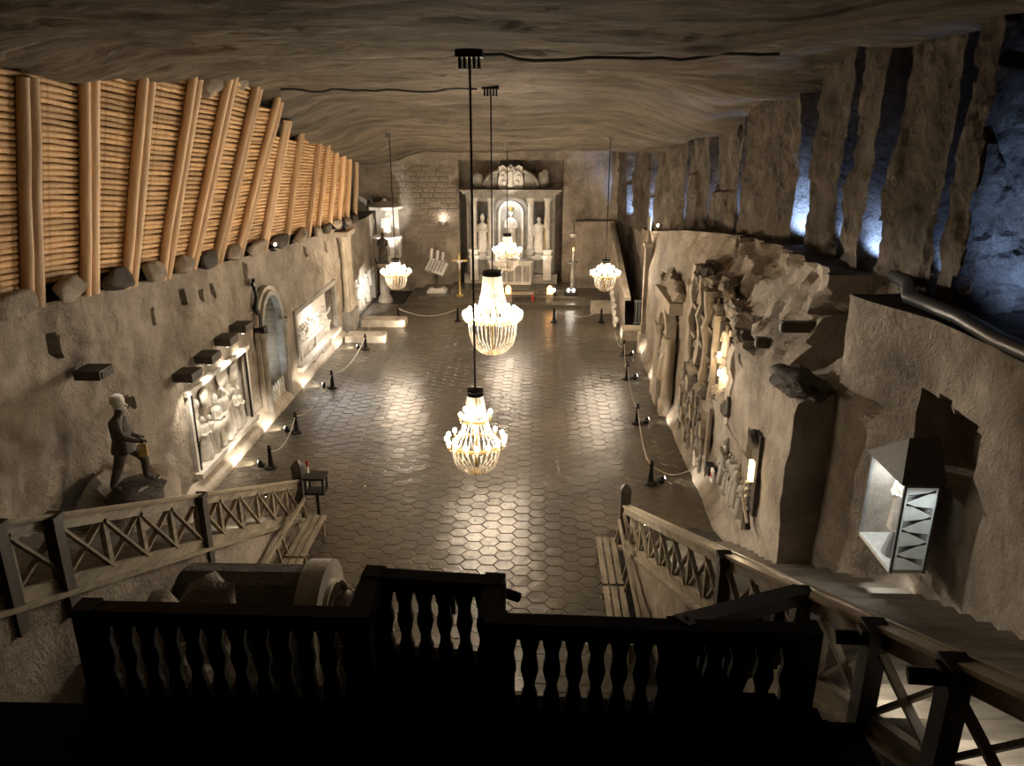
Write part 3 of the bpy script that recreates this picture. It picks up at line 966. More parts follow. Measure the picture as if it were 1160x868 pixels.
# --- relief 2: bright banquet niche
r2 = relief('banquet_relief', 'brightly lit recessed relief of diners seated at a long table', (XL, 28.85, R2[2]))
w = R2[1] - R2[0]; h = R2[3] - R2[2]
MB().box((-0.40, 0, h / 2), (0.08, w, h)).build('back_panel', M['salt'], r2)
for yy in (-w / 2, w / 2): MB().box((0.03, yy, h / 2), (0.14, 0.2, h + 0.3)).build('side_frame', M['salt_grey'], r2)
MB().box((0.03, 0, h + 0.08), (0.16, w + 0.3, 0.18)).build('lintel', M['salt_grey'], r2)
MB().box((0.04, 0, -0.08), (0.35, w + 0.3, 0.16)).build('shelf', M['salt'], r2)
MB().box((-0.14, 0, 0.45), (0.22, w * 0.8, 0.07)).build('table_top', M['salt'], r2)
for yy in (-1.9, 0, 1.9): MB().box((-0.14, yy, 0.21), (0.16, 0.12, 0.42)).build('table_leg', M['salt'], r2)
for k in range(13):
    fig('s' if k % 3 else 't', 'salt', r2, (-0.30, -2.1 + k * 0.35, 0.02 + (0.1 if k == 6 else 0)), 0.15 * math.sin(k * 2.1), 1.25)
for yy in (-1.2, 0, 1.2): MB().ball((0.16, yy, -0.24), 0.07, 8).build('knob', M['salt'], r2, 60)
area((XL - 0.06, 28.85, R2[3] - 0.05), (XL - 0.28, 28.85, 0.8), 90, 0.12, 4.6, (1.0, 0.96, 0.90))
# --- relief 3
r3 = relief('crowded_relief', 'brightly lit crowded salt relief beside the left column cluster', (XL, 37.2, R3[2]))
MB().box((-0.24, 0, .75), (0.08, 4.3, 1.5)).build('back_panel', M['salt'], r3)
for k in range(12):
    fig('abcms'[k % 5], 'salt', r3, (-0.12 + 0.05 * (k % 2), -1.8 + k * 0.33, 0.0 + 0.35 * (k % 3)), 0.3 * sin(k), 0.95)
MB().box((0.0, 2.25, .8), (0.3, 0.2, 1.7)).build('side_frame', M['salt_grey'], r3)
spot((XL + 1.3, 36.6, 2.0), (XL - 0.1, 37.3, 0.8), 190, 95, (1, .96, .9), 0.5)
# --- column cluster
cc = thing('column_cluster', 'cluster of slender carved columns on the left wall', 'column', (XL + 0.12, 33.5, 0))
MB().box((0.05, 0, .45), (.55, 1.3, .9)).build('plinth', M['salt_grey'], cc)
for k, (dx, dy, r) in enumerate(((0.05, -.45, .13), (.12, -.12, .10), (.05, .2, .13), (.1, .5, .1))):
    MB().lathe([(r * 1.5, .9), (r * 1.5, 1.0), (r, 1.08), (r * .95, 2.4), (r * 1.2, 2.5), (r * .95, 2.6), (r * .9, 3.9), (r * 1.4, 4.05), (r * 1.5, 4.2)], 12, (dx, dy, 0)).build('column', M['wall_pale'], cc, 40)
MB().box((0.05, 0, 4.3), (.6, 1.4, .22)).build('capital_slab', M['wall_pale'], cc)
MB().lathe([(.05, 4.4), (.1, 4.5), (.06, 4.65), (.11, 4.8), (.04, 4.98)], 8, (0.1, -.1, 0)).build('finial', M['metal'], cc, 50)
# lit low plinth along the left wall foot
pl = MB()
def f_pl(y, t):
    return (XL + 0.34 - 0.36 * sst(0.25, 1, t) + 0.03 * nz(y, t, 2, 1, 3), y, 0.0 + 0.42 * t)
struct(grid('baseboard_left', coords(16.6, 32.2, 0.15), coords(0, 1, 0.2), f_pl, M['wall_pale'], flip=True), 'pale bevelled salt kerb along the left wall foot')

# --- miner statue on rock
rp = boulder(3, 0.80, 1.35, 1.15, 24, 0.9, 0.85)
tag(rp.build('statue_rock', M['wall'], None, 40, (-7.9, 13.1, 1.12)), 'dark rough boulder pedestal under the miner statue', 'rock')
J = {'pel': (0, 0, .92, .17, .15), 'bel': (.02, 0, 1.08, .17, .15), 'che': (.0, 0, 1.30, .20, .16), 'nek': (.02, 0, 1.50, .07), 'hed': (.05, 0, 1.60, .095, .10), 'crn': (.05, 0, 1.73, .09),
     'sl': (.0, .22, 1.40, .09), 'el': (-.05, .33, 1.12, .07), 'wl': (.12, .34, .93, .05), 'hl': (.2, .32, .9, .045),
     'sr': (.0, -.22, 1.40, .09), 'er': (.10, -.34, 1.16, .075), 'wr': (.32, -.30, 1.05, .05), 'hr': (.40, -.28, 1.04, .045),
     'hpl': (0, .12, .84, .14), 'knl': (.30, .18, .52, .095), 'anl': (.27, .20, .10, .065), 'ftl': (.42, .22, .04, .055),
     'hpr': (0, -.12, .84, .14), 'knr': (-.10, -.16, .48, .095), 'anr': (-.26, -.18, .10, .065), 'ftr': (-.10, -.20, .04, .055)}
Ed = [('pel', 'bel'), ('bel', 'che'), ('che', 'nek'), ('nek', 'hed'), ('hed', 'crn'), ('che', 'sl'), ('sl', 'el'), ('el', 'wl'), ('wl', 'hl'), ('che', 'sr'), ('sr', 'er'), ('er', 'wr'), ('wr', 'hr'),
      ('pel', 'hpl'), ('hpl', 'knl'), ('knl', 'anl'), ('anl', 'ftl'), ('pel', 'hpr'), ('hpr', 'knr'), ('knr', 'anr'), ('anr', 'ftr')]
ms = thing('miner_statue', 'dark salt statue of a striding man with head painted pale as if lit on boulder', 'statue', (-7.75, 13.1, 2.30), radians(14))
link('body', skin_mesh('body', J, Ed), M['statue_dark'], ms)
boulder(9, .55, .55, .17, 14, .7, .8).build('base_slab', M['rock_dark'], ms, 40, (.05, 0, -.13))
q = MB(); q.lathe([(.26, .76), (.25, .84), (.20, 1.0), (.22, 1.25), (.21, 1.38), (.10, 1.46)], 16, (0, 0, 0), 0.08, 5, None, .8, 1.05); q.build('coat', M['statue_dark'], ms, 60)
q = MB(); q.ball((.05, 0, 1.68), .115, 12, (1, .88, 1.2)); q.tube([(.15, 0, 1.70), (.19, 0, 1.655), (.15, 0, 1.64)], [.015, .022, .015], 6); q.ball((.10, 0, 1.585), .07, 8, (1, .9, 1.2)); q.build('head', M['salt'], ms, 60)  # pale colour of head and cap paints in the light from above
q = MB(); q.lathe([(.13, 1.72), (.135, 1.76), (.11, 1.85), (.04, 1.89)], 12, (.03, 0, 0)); q.build('cap', M['salt'], ms, 50)
for sd, key in ((1, 'hl'), (-1, 'hr')):
    p = J[key]; q = MB()
    q.ball(p[:3], .05, 8, (1.2, .7, 1))
    for f in range(4): q.tube([(p[0] + .03, p[1] + (f - 1.5) * .02, p[2]), (p[0] + .08, p[1] + (f - 1.5) * .022, p[2] - .005), (p[0] + .10, p[1] + (f - 1.5) * .022, p[2] - .035 - .004 * (f % 2))], [.011, .010, .008], 5)
    q.tube([(p[0], p[1] - sd * .035, p[2]), (p[0] + .04, p[1] - sd * .06, p[2] - .01), (p[0] + .06, p[1] - sd * .055, p[2] - .03)], [.012, .011, .008], 5)
    q.build('hand', M['statue_dark'], ms, 60)
MB().box((.42, -.28, .86), (.14, .10, .24)).build('mine_lamp', M['gold'], ms); MB().tube([(.42, -.28, .98), (.42, -.28, 1.03)], .012, 6).build('lamp_hook', M['metal'], ms)
spot((-7.6, 13.9, 5.3), (-7.7, 13.1, 4.0), 28, 60, (1, .97, .9), 0.6)

# ================================================================== BOLLARDS, ROPES AND FLOOR SPOTS
bol_b = MB().lathe([(.17, 0), (.17, .03), (.13, .06), (.08, .09)], 12).mesh('base', 40); bol_b.materials.append(M['metal'])
bol_p = MB().lathe([(.08, .08), (.06, .3), (.045, .5), (.06, .52), (.06, .56), (.02, .58)], 10).mesh('post', 40); bol_p.materials.append(M['metal'])
bol_f = MB().ball((0, 0, .62), .05, 8).mesh('finial', 60); bol_f.materials.append(M['metal'])
BL = [(-7.14, 18.83), (-7.18, 21.32), (-7.1, 25.36), (-6.95, 30.2)]
BR = [(3.06, 18.18), (3.22, 22.35), (3.38, 26.65), (3.58, 29.6)]
wh = ('nearest', 'second nearest', 'third nearest', 'farthest')
for side, L_ in (('left', BL), ('right', BR)):
    for k, (x, y) in enumerate(L_):
        t = thing('bollard', 'short black rope bollard on the floor by the %s wall, %s to the stairs' % (side, wh[k]), 'bollard', (x, y, 0.003), 0, 'rope bollards')
        link('base', bol_b, None, t); link('post', bol_p, None, t); link('finial', bol_f, None, t)
        # low floor spotlight beside it
        s = -1 if side == 'left' else 1
        f = thing('floor_spotlight', 'small floor spotlight on the wall side of the %s bollard at %s' % (wh[k], side), 'spotlight', (x + s * 0.28, y + 0.1, 0.003))
        MB().box((0, 0, .03), (.16, .16, .06)).build('housing', M['metal'], f)
        MB().tube([(s * 0.0, 0, .10), (s * .1, 0, .13)], .05, 8).build('barrel', M['metal'], f)
        MB().tube([(s * 0.1, 0, .13), (s * .108, 0, .132)], .042, 8).build('lens', M['lamp_glow'], f)
        spot((x + s * 0.42, y + .1, .16), (x + s * 1.7, y + 0.2 + (0.5 if side == 'left' else 0), 0.12 if side == 'left' else .35), 60 if side == 'left' else 26, 95, CREAM, 0.8, .04)
    P_ = L_ + ([(-7.3, 32.75)] if side == 'left' else [(3.4, 31.4)])
    for k in range(len(P_) - 1):
        a, c = P_[k], P_[k + 1]; pts = []
        for i in range(11):
            tt = i / 10; pts.append((a[0] + (c[0] - a[0]) * tt, a[1] + (c[1] - a[1]) * tt, .52 - .36 * 4 * tt * (1 - tt)))
        tag(MB().tube(pts, .018, 6).build('barrier_rope', M['rope']), 'slack pale rope running back from the %s bollard at the %s wall' % (wh[k], side), 'rope')
pts = [(3.06 + (4.35 - 3.06) * i / 8, 18.18 + .2 * i / 8, .52 - .30 * 4 * (i / 8) * (1 - i / 8)) for i in range(9)]
tag(MB().tube(pts, .018, 6).build('barrier_rope', M['rope']), 'slack pale rope from the nearest right bollard across to the wall', 'rope')
# chancel rope, two swags
for k, (xa, xb) in enumerate(((-6.4, -3.6), (0.9, 3.1))):
    pts = [(xa + (xb - xa) * i / 10, 34.9, .62 - .36 * 4 * (i / 10) * (1 - i / 10)) for i in range(11)]
    tag(MB().tube(pts, .02, 6).build('barrier_rope', M['rope']), 'pale rope swag across the chancel front, %s of the two' % ('left', 'right')[k], 'rope')
    for j, x in enumerate((xa, xb)):
        t = thing('bollard', 'black rope bollard holding the %s end of the %s chancel rope' % (('left', 'right')[j], ('left', 'right')[k]), 'bollard', (x, 34.9, .003), 0, 'rope bollards')
        link('base', bol_b, None, t); link('post', bol_p, None, t); link('finial', bol_f, None, t)
# lit kneeler blocks at the far left and right floor edges
for k, (x, y, w_, d_, h_) in enumerate(((-7.2, 31.6, 1.7, .9, .28), (-6.9, 34.2, 2.0, .9, .3), (4.3, 32.3, 1.1, 1.0, .45), (3.25, 37.0, 1.0, .8, .5))):
    nm = ('left wall, nearer', 'left wall, farther', 'right wall, nearer', 'right wall, farther')[k]
    q = MB(); q.box((0, 0, h_ / 2), (w_, d_, h_)); q.v = [(a * (0.97 if c > 0.1 else 1), b_ * (0.95 if c > .1 else 1), c) for a, b_, c in q.v]
    tag(q.build('stone_block', M['wall_pale'], None, None, (x, y, .003)), 'pale low stone block at the %s of its pair' % nm, 'stone block')
spot((-6.0, 31.0, .3), (-7.4, 31.9, .2), 40, 80); spot((-5.7, 33.4, .35), (-7.2, 34.4, .2), 40, 80)
spot((3.2, 32.0, .25), (4.2, 32.8, .5), 30, 100)

# ================================================================== ALTAR
AY = 41.15; AZ = 0.54
al = thing('altar', 'grey carved salt altarpiece with columns and glowing central niche', 'altar', (AX, AY, AZ))
S_ = M['salt_grey']
MB().box((0, .5, .25), (5.0, 1.0, .5)).build('base', S_, al)
MB().box((0, .62, 2.6), (4.7, .5, 4.5)).build('back_wall', S_, al)
q = MB(); q.box((0, .1, .62), (2.2, 1.1, 1.2)); q.box((0, .1, 1.26), (2.4, 1.25, .1)); q.build('altar_table', M['salt'], al)
for k in (-2, -1, 0, 1, 2): MB().box((k * .42, -.47, .62), (.34, .04, .85)).build('table_panel', S_, al)
for x in (-1.95, -1.05, 1.05, 1.95):
    wide = .42 if abs(x) > 1.5 else .34
    q = MB(); q.box((x, .0, .85), (wide, .6, 1.2)); q.box((x, -.02, 1.50), (wide + .12, .7, .12)); q.box((x, 0, 1.68), (wide, .6, .24)); q.box((x, -.02, 1.84), (wide + .14, .72, .1)); q.build('pedestal', M['salt'] if abs(x) > 1.5 else S_, al)
    q = MB(); q.lathe([(.20, 1.89), (.20, 1.98), (.15, 2.05), (.16, 2.2), (.14, 3.2), (.13, 4.15), (.17, 4.2), (.15, 4.28), (.24, 4.48), (.26, 4.55)], 14, (x, 0, 0)); q.build('column', M['salt'], al, 40)
q = MB(); q.box((0, .1, 4.66), (4.7, .75, .22)); q.box((0, .05, 4.84), (5.0, .95, .14)); q.box((0, .02, 4.95), (5.3, 1.1, .08)); q.build('cornice', S_, al)
for x in (-1.95, -1.05, 1.05, 1.95): MB().box((x, -.35, 4.72), (.46, .3, .30)).build('entablature_block', S_, al)
# central niche: octagonal surround and arched lit recess with statue
q = arch_ring(.55, 4.25, .12, .16); q.v = [(y, -x + .36, z + 1.35 - 0.0 if z < 0.1 else z) for x, y, z in q.v]; q.build('niche_arch', M['salt'], al, 40)
oc = [(-.85, 1.35), (-.85, 4.0), (-.55, 4.5), (.55, 4.5), (.85, 4.0), (.85, 1.35)]
for i in range(5):
    a, c = oc[i], oc[i + 1]; MB().bar((a[0], .33, a[1]), (c[0], .33, c[1]), .12, .12, (0, 1, 0)).build('niche_frame', S_, al)
MB().box((0, .34, 2.75), (1.15, .03, 2.9)).build('niche_back', M['salt_grey'], al)
MB().box((0, .2, 1.45), (1.1, .45, .2)).build('niche_plinth', M['salt'], al)
kq = thing('crowned_statue', 'glowing white robed statue in the altar niche', 'statue', (AX, AY + .10, AZ + 1.55))
fig('a', 'salt', kq, (0, 0, .22), -pi / 2, 2.0, 'robe'); MB().lathe([(.3, 0), (.26, .1), (.3, .22)], 12).build('plinth', M['salt'], kq, 40); MB().lathe([(.10, 2.33), (.12, 2.42), (.15, 2.5), (.1, 2.47)], 10).build('crown', M['gold'], kq)
for k, x in enumerate((-1.5, 1.5)):
    t = thing('saint_statue', 'pale robed saint statue between the %s altar columns' % ('left', 'right')[k], 'statue', (AX + x, AY - .02, AZ + 1.62), 0, 'altar side saints')
    fig('mb'[k], 'salt', t, (0, 0, .12), -pi / 2, 1.75, 'robe'); MB().lathe([(.3, -.0), (.26, .06), (.28, .12)], 12).build('plinth', S_, t)
    MB().tube([(.3, -.2, .12), (.3, -.2, 1.9)], .02, 6).build('staff', M['gold'], t)
for x in (-1.5, 1.5): MB().box((x, .355, 3.0), (.52, .03, 2.6)).build('recess_shade', M['rock_dark'], al)  # flat dark panels paint the shaded gaps behind the saints
for x in (-1.5, 1.5): MB().box((x, .25, 1.45), (.55, .7, .34)).build('statue_corbel', S_, al)
# pediment: curved side arcs and crest with carved figure
for sd in (-1, 1):
    pts = [(sd * (1.45 * cos(a)), .15, 5.0 + 1.0 * sin(a)) for a in [radians(8 + 8 * i) for i in range(8)]]
    MB().tube(pts, [.11] * 8, 8).build('pediment_arc', S_, al, 50)
    q = MB()
    q.prism([(sd * .7, 5.0), (sd * 1.35, 5.0), (sd * 1.2, 5.4), (sd * .95, 5.7), (sd * .7, 5.85)], .2, None, (0, .25, 0)); q.build('pediment_infill', S_, al)
    boulder(90 + sd, .32, .15, .45, 12, .6).build('carved_scroll', S_, al, 60, (sd * 1.75, .3, 5.5))
cr = [(-.62, 5.0), (.62, 5.0), (.66, 5.35), (.58, 5.8), (.62, 6.1), (.4, 6.2), (.2, 6.05), (0, 6.25), (-.2, 6.05), (-.4, 6.2), (-.62, 6.1), (-.58, 5.8), (-.66, 5.35)]
MB().prism(cr, .22, None, (0, .1, 0)).build('crest', M['salt'], al)
fig('b', 'salt', al, (0, -.1, 5.1), -pi / 2, .95, 'crest_figure')
for k in range(10):
    a = k / 10 * 2 * pi; MB().ball((.42 * cos(a), -.06, 5.6 + .45 * sin(a)), .12, 7, (1, .5, 1)).build('carved_leaf', M['salt'], al, 60)
for sd in (-1, 1): MB().tube([(sd * .15, -.08, 5.65), (sd * .42, -.1, 5.9), (sd * .55, -.08, 5.75)], [.09, .08, .03], 6).build('wing', M['salt'], al, 50)
area((AX, AY - .35, AZ + 4.3), (AX, AY + .25, AZ + 2.6), 15, .5, .1, (.95, .98, 1.0))
point((AX - .35, AY + .1, AZ + 1.95), 3, (.95, .98, 1.0), .05)
for x in (-1.5, 1.5): spot((AX + x, AY - 1.0, AZ + .9), (AX + x, AY, AZ + 2.8), 30, 80, CREAM, .7)
spot((AX, AY - 1.6, AZ + 4.6), (AX, AY, AZ + 5.7), 40, 60, CREAM, .7)
spot((AX - 2.4, AY - 1.6, AZ + .3), (AX - 1.4, AY, AZ + 3.0), 28, 80, CREAM, .8); spot((AX + 2.4, AY - 1.6, AZ + .3), (AX + 1.4, AY, AZ + 3.0), 28, 80, CREAM, .8)

# gold processional cross on the left of the chancel
pc = thing('processional_cross', 'gilded crucifix on a tall stand left of the altar', 'cross', (-3.85, 38.7, .36))
MB().lathe([(.22, 0), (.22, .06), (.08, .12), (.04, .2), (.035, 1.3), (.06, 1.34)], 10).build('stand', M['gold'], pc, 40)
MB().box((0, 0, 1.72), (.10, .06, .80)).build('upright', M['gold'], pc); MB().box((0, 0, 1.84), (.66, .06, .10)).build('crossbar', M['gold'], pc)
for p in ((-.35, 1.84), (.35, 1.84), (0, 2.14)): MB().ball((p[0], 0, p[1]), .07, 8, (1, .5, 1)).build('trefoil', M['gold'], pc, 60)
q = skin_mesh('corpus', {'p': (0, -.06, 1.6, .05), 'c': (0, -.06, 1.78, .06), 'h': (0, -.07, 1.93, .045), 'l': (.26, -.05, 1.86, .022), 'r': (-.26, -.05, 1.86, .022), 'k': (.02, -.08, 1.48, .04), 'f': (0, -.05, 1.36, .025)}, [('p', 'c'), ('c', 'h'), ('c', 'l'), ('c', 'r'), ('p', 'k'), ('k', 'f')], 1)
link('corpus', q, M['salt'], pc)
# carved pope-like lectern sculpture on back-left
lc = thing('carved_lectern', 'white carved salt lectern with raked slatted book rest by the back wall', 'lectern', (-5.15, 39.8, .36))
MB().box((0, 0, .06), (1.0, .8, .12)).build('foot_slab', M['salt'], lc); MB().box((0, 0, .17), (.8, .6, .10)).build('foot_slab', M['salt'], lc)
MB().lathe([(.24, .2), (.12, .35), (.10, .9), (.2, 1.05)], 10).build('stem', M['rock_dark'], lc, 40)
q = MB(); q.box((0, 0, 1.3), (1.0, .12, .75), Matrix.Rotation(radians(-38), 3, 'X') @ Matrix.Rotation(radians(20), 3, 'Y')); q.build('book_rest', M['salt'], lc)
for k in range(5):
    q = MB(); q.box((-.36 + k * .18, -.13, 1.40), (.06, .06, .7), Matrix.Rotation(radians(-38), 3, 'X') @ Matrix.Rotation(radians(20), 3, 'Y')); q.build('slat', M['salt_grey'], lc)
for k, x in enumerate((-.3, 0.02, .3)): MB().bar((x - .05, .2, 1.35), (x + .05, .1, 2.25 - .1 * k), .14, .08).build('upright_slat', M['salt'], lc)
spot((-4.8, 38.5, 3.4), (-5.15, 39.8, 1.6), 28, 60)
ws = thing('wall_sconce', 'lit white bowl sconce on the back wall above the lectern', 'lamp', (-4.95, YB - .15, 3.75))
MB().lathe([(.04, -.12), (.16, 0), (.2, .08)], 10).build('bowl', M['white'], ws, 40); MB().box((0, .08, -.02), (.06, .16, .06)).build('bracket', M['metal'], ws)
point((-4.95, YB - .25, 4.05), 6, CREAM, .05)
# dark sculpted beast on the wall, left of sconce
boulder(120, .4, .15, .16, 12, .6)

# pulpit on the left back: corbel, figure, canopy
pu = thing('pulpit', 'brightly lit carved salt pulpit with pointed canopy in left corner', 'pulpit', (-7.9, 40.7, 0))
q = MB(); q.lathe([(.25, 1.2), (.45, 1.6), (.75, 2.05), (.8, 2.2), (.78, 3.0), (.85, 3.08), (.85, 3.15)], 8); q.build('basket', M['salt'], pu, 30)
q = MB(); q.lathe([(.95, 4.55), (.98, 4.7), (.55, 4.85), (.18, 4.95), (.03, 5.1)], 8); q.build('canopy', M['salt'], pu, 30)
for k in range(6):
    a = pi + k * pi / 5; MB().box((.8 * cos(a), .8 * sin(a), 2.6), (.1, .1, .8)).build('baluster', M['salt_grey'], pu)
MB().box((0, .65, 3.9), (1.2, .1, 1.5)).build('back_panel', M['salt'], pu)
fig('b', 'salt', pu, (0.1, -.1, 2.9), -pi / 2, 1.5)
boulder(55, .6, .5, .7, 14, .5).build('rocky_corbel', M['wall'], pu, 40, (0, 0.1, 1.0))
ps = thing('kneeling_statue', 'dark robed statue silhouetted against the lit pulpit', 'statue', (-7.75, 38.9, 2.0))
fig('a', 'statue_dark', ps, (0, 0, 0), -pi / 2, 1.5, 'robe')
MB().lathe([(.4, -2.0), (.36, -1.8), (.25, -1.6), (.24, -.25), (.34, -.1), (.34, 0)], 10).build('column', M['wall'], ps, 40)
spot((-6.4, 38.6, 2.4), (-7.9, 40.7, 4.2), 360, 60, (1, .97, .92), .7)
spot((-8.1, 39.6, 3.0), (-7.9, 40.9, 4.6), 40, 90, (1, .97, .92), .7)

# --- chancel furniture on the right
for k, (x, y) in enumerate(((.85, 39.0), (1.85, 39.0))):
    t = thing('lamp_stand', 'black floor stand with two bright lamps %s' % ('beside the right altar pedestal', 'under the tall candle right of altar')[k], 'lamp', (x, y, .36))
    MB().box((0, 0, .1), (.5 + .2 * k, .35, .2)).build('box', M['metal'], t)
    MB().box((0, .1, .3), (.4, .05, .24)).build('bracket', M['metal'], t)
    for d_ in (-.13, .13): MB().ball((d_, -.02, .3), .075, 8).build('lamp_glass', M['lamp_glow'], t, 60)
    point((x, y - .35, .75), 6, CREAM, .05)
cd = thing('candle_stand', 'tall salt candle stand with small red flame right of altar', 'candle stand', (1.95, 39.6, .36))
MB().lathe([(.3, 0), (.3, .1), (.12, .25), (.11, 1.5), (.28, 1.6), (.28, 1.66)], 10).build('pillar', M['salt_grey'], cd, 40)
MB().tube([(0, 0, 1.66), (0, 0, 2.2)], .05, 8).build('candle', M['white'], cd); MB().lathe([(.01, 2.2), (.05, 2.27), (.01, 2.4)], 8).build('flame', M['flame'], cd, 60)
MB().lathe([(.12, 2.9), (.2, 3.0), (.22, 3.1), (.1, 3.14)], 10).build('hanging_bowl', M['salt'], cd, 40)
MB().tube([(0, 0, 3.1), (0, .0, 3.4), (0.0, 1.6, 3.6)], .02, 6).build('bracket', M['metal'], cd)
for k, x in enumerate((-1.35, 0.75)):
    t = thing('votive_lantern', 'small amber glowing votive lantern on chancel step, %s' % ('left beside red cloth table', 'right on its own block')[k], 'lantern', (x, 38.25, .18))
    MB().box((0, 0, .22), (.36, .3, .44)).build('block', M['wall'], t)
    MB().lathe([(.12, .44), (.15, .5), (.15, .72), (.08, .82), (.02, .86)], 10).build('glass', M['flame'], t, 40)
    for d_ in (-1, 1): MB().box((d_ * .15, -.1, .62), (.02, .02, .4)).build('strut', M['metal'], t)
    point((x, 37.9, .85), 2.0, (1, .55, .2), .05)
tb = thing('cloth_table', 'low wooden table with dark red cloth end on chancel step', 'table', (-.6, 38.3, .18))
MB().box((0, 0, .45), (1.1, .5, .06)).build('table_top', M['wall'], tb)
for dx in (-.5, .5):
    for dy in (-.2, .2): MB().box((dx, dy, .21), (.06, .06, .42)).build('leg', M['rail_dark'], tb)
MB().box((.48, -.27, .26), (.12, .02, .4)).build('cloth', M['red'], tb)

# --- far right: sloping parapet, door grate, reclining carving
q = MB()
def f_par(y, t):
    return (3.95 + 0.05 * nz(y, t, 2, .8, 4), y, t * lerp(y, [33, 40], [1.55, 3.75]))
grid('wall_parapet', coords(33.0, 41.3, 0.25), coords(0, 1, 0.1), f_par, M['wall'])
struct(bpy.data.objects['wall_parapet'], 'low rock wall with sloping top at far right')
q = MB(); q.bar((4.02, 32.9, 1.58), (4.02, 41.3, 3.82), .28, .16); struct(q.build('trim_3', M['wall_pale']), 'sloping stone coping on the far right parapet')
q = MB(); q.box((3.1, 41.2, 1.95), (2.0, .5, 3.9)); struct(q.build('trim_4', M['wall']), 'block of rock right of altar below the ledge')
dr = thing('steel_grate', 'grey blue steel grate door at the foot of the far right parapet', 'grate', (4.55, 31.9, .75))
MB().box((0, 0, .5), (.7, .05, 1.0)).build('backing', M['metal'], dr)
for k in range(5): MB().box((-.26 + k * .13, -.04, .5), (.07, .03, .9)).build('slat', M['grate'], dr)
for z in (.03, .97): MB().box((0, -.05, z), (.7, .05, .08)).build('frame', M['grate'], dr)
rc = thing('carved_scroll', 'bright leaning carved stone scroll at the foot of the sloping parapet', 'carving', (3.7, 35.2, .03))
for k in range(5): boulder(k + 200, .13, .2, .2, 10, .5).build('carved_knot', M['salt'], rc, 60, (0, -.9 + k * .45, .2 + k * .22))
MB().bar((-.05, -1.2, .02), (-.05, .9, 1.1), .12, .12).build('scroll_bar', M['salt'], rc)
pil = thing('wall_pilaster', 'slender pale pilaster with candle top between parapet and portal', 'pilaster', (4.3, 30.2, 0))
MB().box((.1, 0, .4), (.4, .5, .8)).build('plinth', M['wall_pale'], pil); MB().box((.12, 0, 2.5), (.26, .3, 3.6)).build('shaft', M['wall'], pil)
MB().box((.1, 0, 4.35), (.34, .4, .16)).build('capital', M['wall_pale'], pil); MB().lathe([(.12, 4.43), (.09, 4.7), (.06, 4.75), (.06, 5.3), (.02, 5.45)], 8, (.1, 0, 0)).build('candle', M['wall_pale'], pil, 40)

# ================================================================== RIGHT WALL FEATURES
# --- portal with columns
po = thing('wall_portal', 'pale carved portal with round columns beside the grotto', 'portal', (XR - 0.05, 24.2, 0))
q = arch_ring(.75, 3.1, .25, .3); q.v = [(-x, y, z) for x, y, z in q.v]; q.f = [f[::-1] for f in q.f]; q.build('arch_moulding', M['wall_pale'], po, 40)
for dy in (-1.05, -.8, .8, 1.05): MB().lathe([(.2, 0), (.2, .4), (.15, .5), (.13, .6), (.12, 2.3), (.17, 2.4), (.19, 2.55)], 12, (-.2, dy, 0)).build('column', M['wall_pale'], po, 40)
MB().box((-.15, 0, 3.55), (.4, 2.9, .35)).build('cornice', M['wall_pale'], po)
MB().box((.06, 0, 1.5), (.1, 1.5, 3.0)).build('recess_panel', M['wall'], po)
fig('c', 'wall_pale', po, (-.12, .1, .9), pi, 1.6); MB().box((-.15, .1, .45), (.5, .7, .9)).build('pedestal', M['wall_pale'], po)
for k in range(7): boulder(k + 300, .25, .45, .28, 12, .7).build('crest_stone', M['wall'], po, 40, (-.05 + .1 * (k % 2), -1.3 + k * .42, 3.95 + .12 * (k % 3)))
spot((3.4, 27.2, .3), (4.3, 25.2, 1.4), 45, 70)
# --- grotto with nativity-like tiers of figures
gr = thing('grotto', 'rock grotto with tiers of carved figures glowing warm inside', 'grotto', (XR + .1, 18.9, 2.3))
for k, (yy, w_, hh) in enumerate(((2.55, .30, 3.0), (1.45, .22, 2.9), (.45, .20, 2.7), (-.45, .14, 2.3), (-2.35, .34, 2.1))):
    prof = []
    q = MB(); vs = []; n_ = 9
    for i in range(n_):
        z = -.15 + hh * i / (n_ - 1); w2 = w_ * (1 + .35 * nz(i, k, 7, .8, 2)); dx = .10 * nz(i, k, 3, .7, 2); dy = .10 * nz(k, i, 3, .6, 2)
        vs += [(-.16 + dx, yy - w2 / 2 + dy, z), (-.16 + dx, yy + w2 / 2 + dy, z), (.75, yy + w2 / 2 + dy, z), (.75, yy - w2 / 2 + dy, z)]
    fs = [(0, 1, 2, 3), tuple(range(4 * n_ - 4, 4 * n_))[::-1]]
    for i in range(n_ - 1):
        for j in range(4): fs.append((4 * i + j, 4 * i + 4 + j, 4 * i + 4 + (j + 1) % 4, 4 * i + (j + 1) % 4))
    q.add(vs, fs); q.build('rock_rib', M['wall_pale'], gr, 25)
    if k < 4:   # dark slab that paints the shade on the near side of the rib
        MB().box((.36, yy - w_ / 2 - .16, hh / 2 - .2), (.8, .08, hh * .96)).build('rib_shade', M['rock_dark'], gr)
for k, (yy, zz) in enumerate(((2.1, .1), (2.1, .95), (2.12, 1.75), (1.05, .15), (1.05, .95), (1.05, 1.7), (.1, .1), (.1, .85), (.12, 1.6), (-.85, .35), (-1.15, .45), (-1.5, .5), (-1.85, .55), (-.8, 1.15))):
    fig('abcmst'[k % 6], 'wall_pale', gr, (.06 + .05 * (k % 2), yy, zz + .08), -pi / 2 - .8 + .3 * sin(k * 1.7), .74)
    MB().box((.18, yy, zz + .02), (.6, .5, .12)).build('rock_shelf', M['wall'], gr)
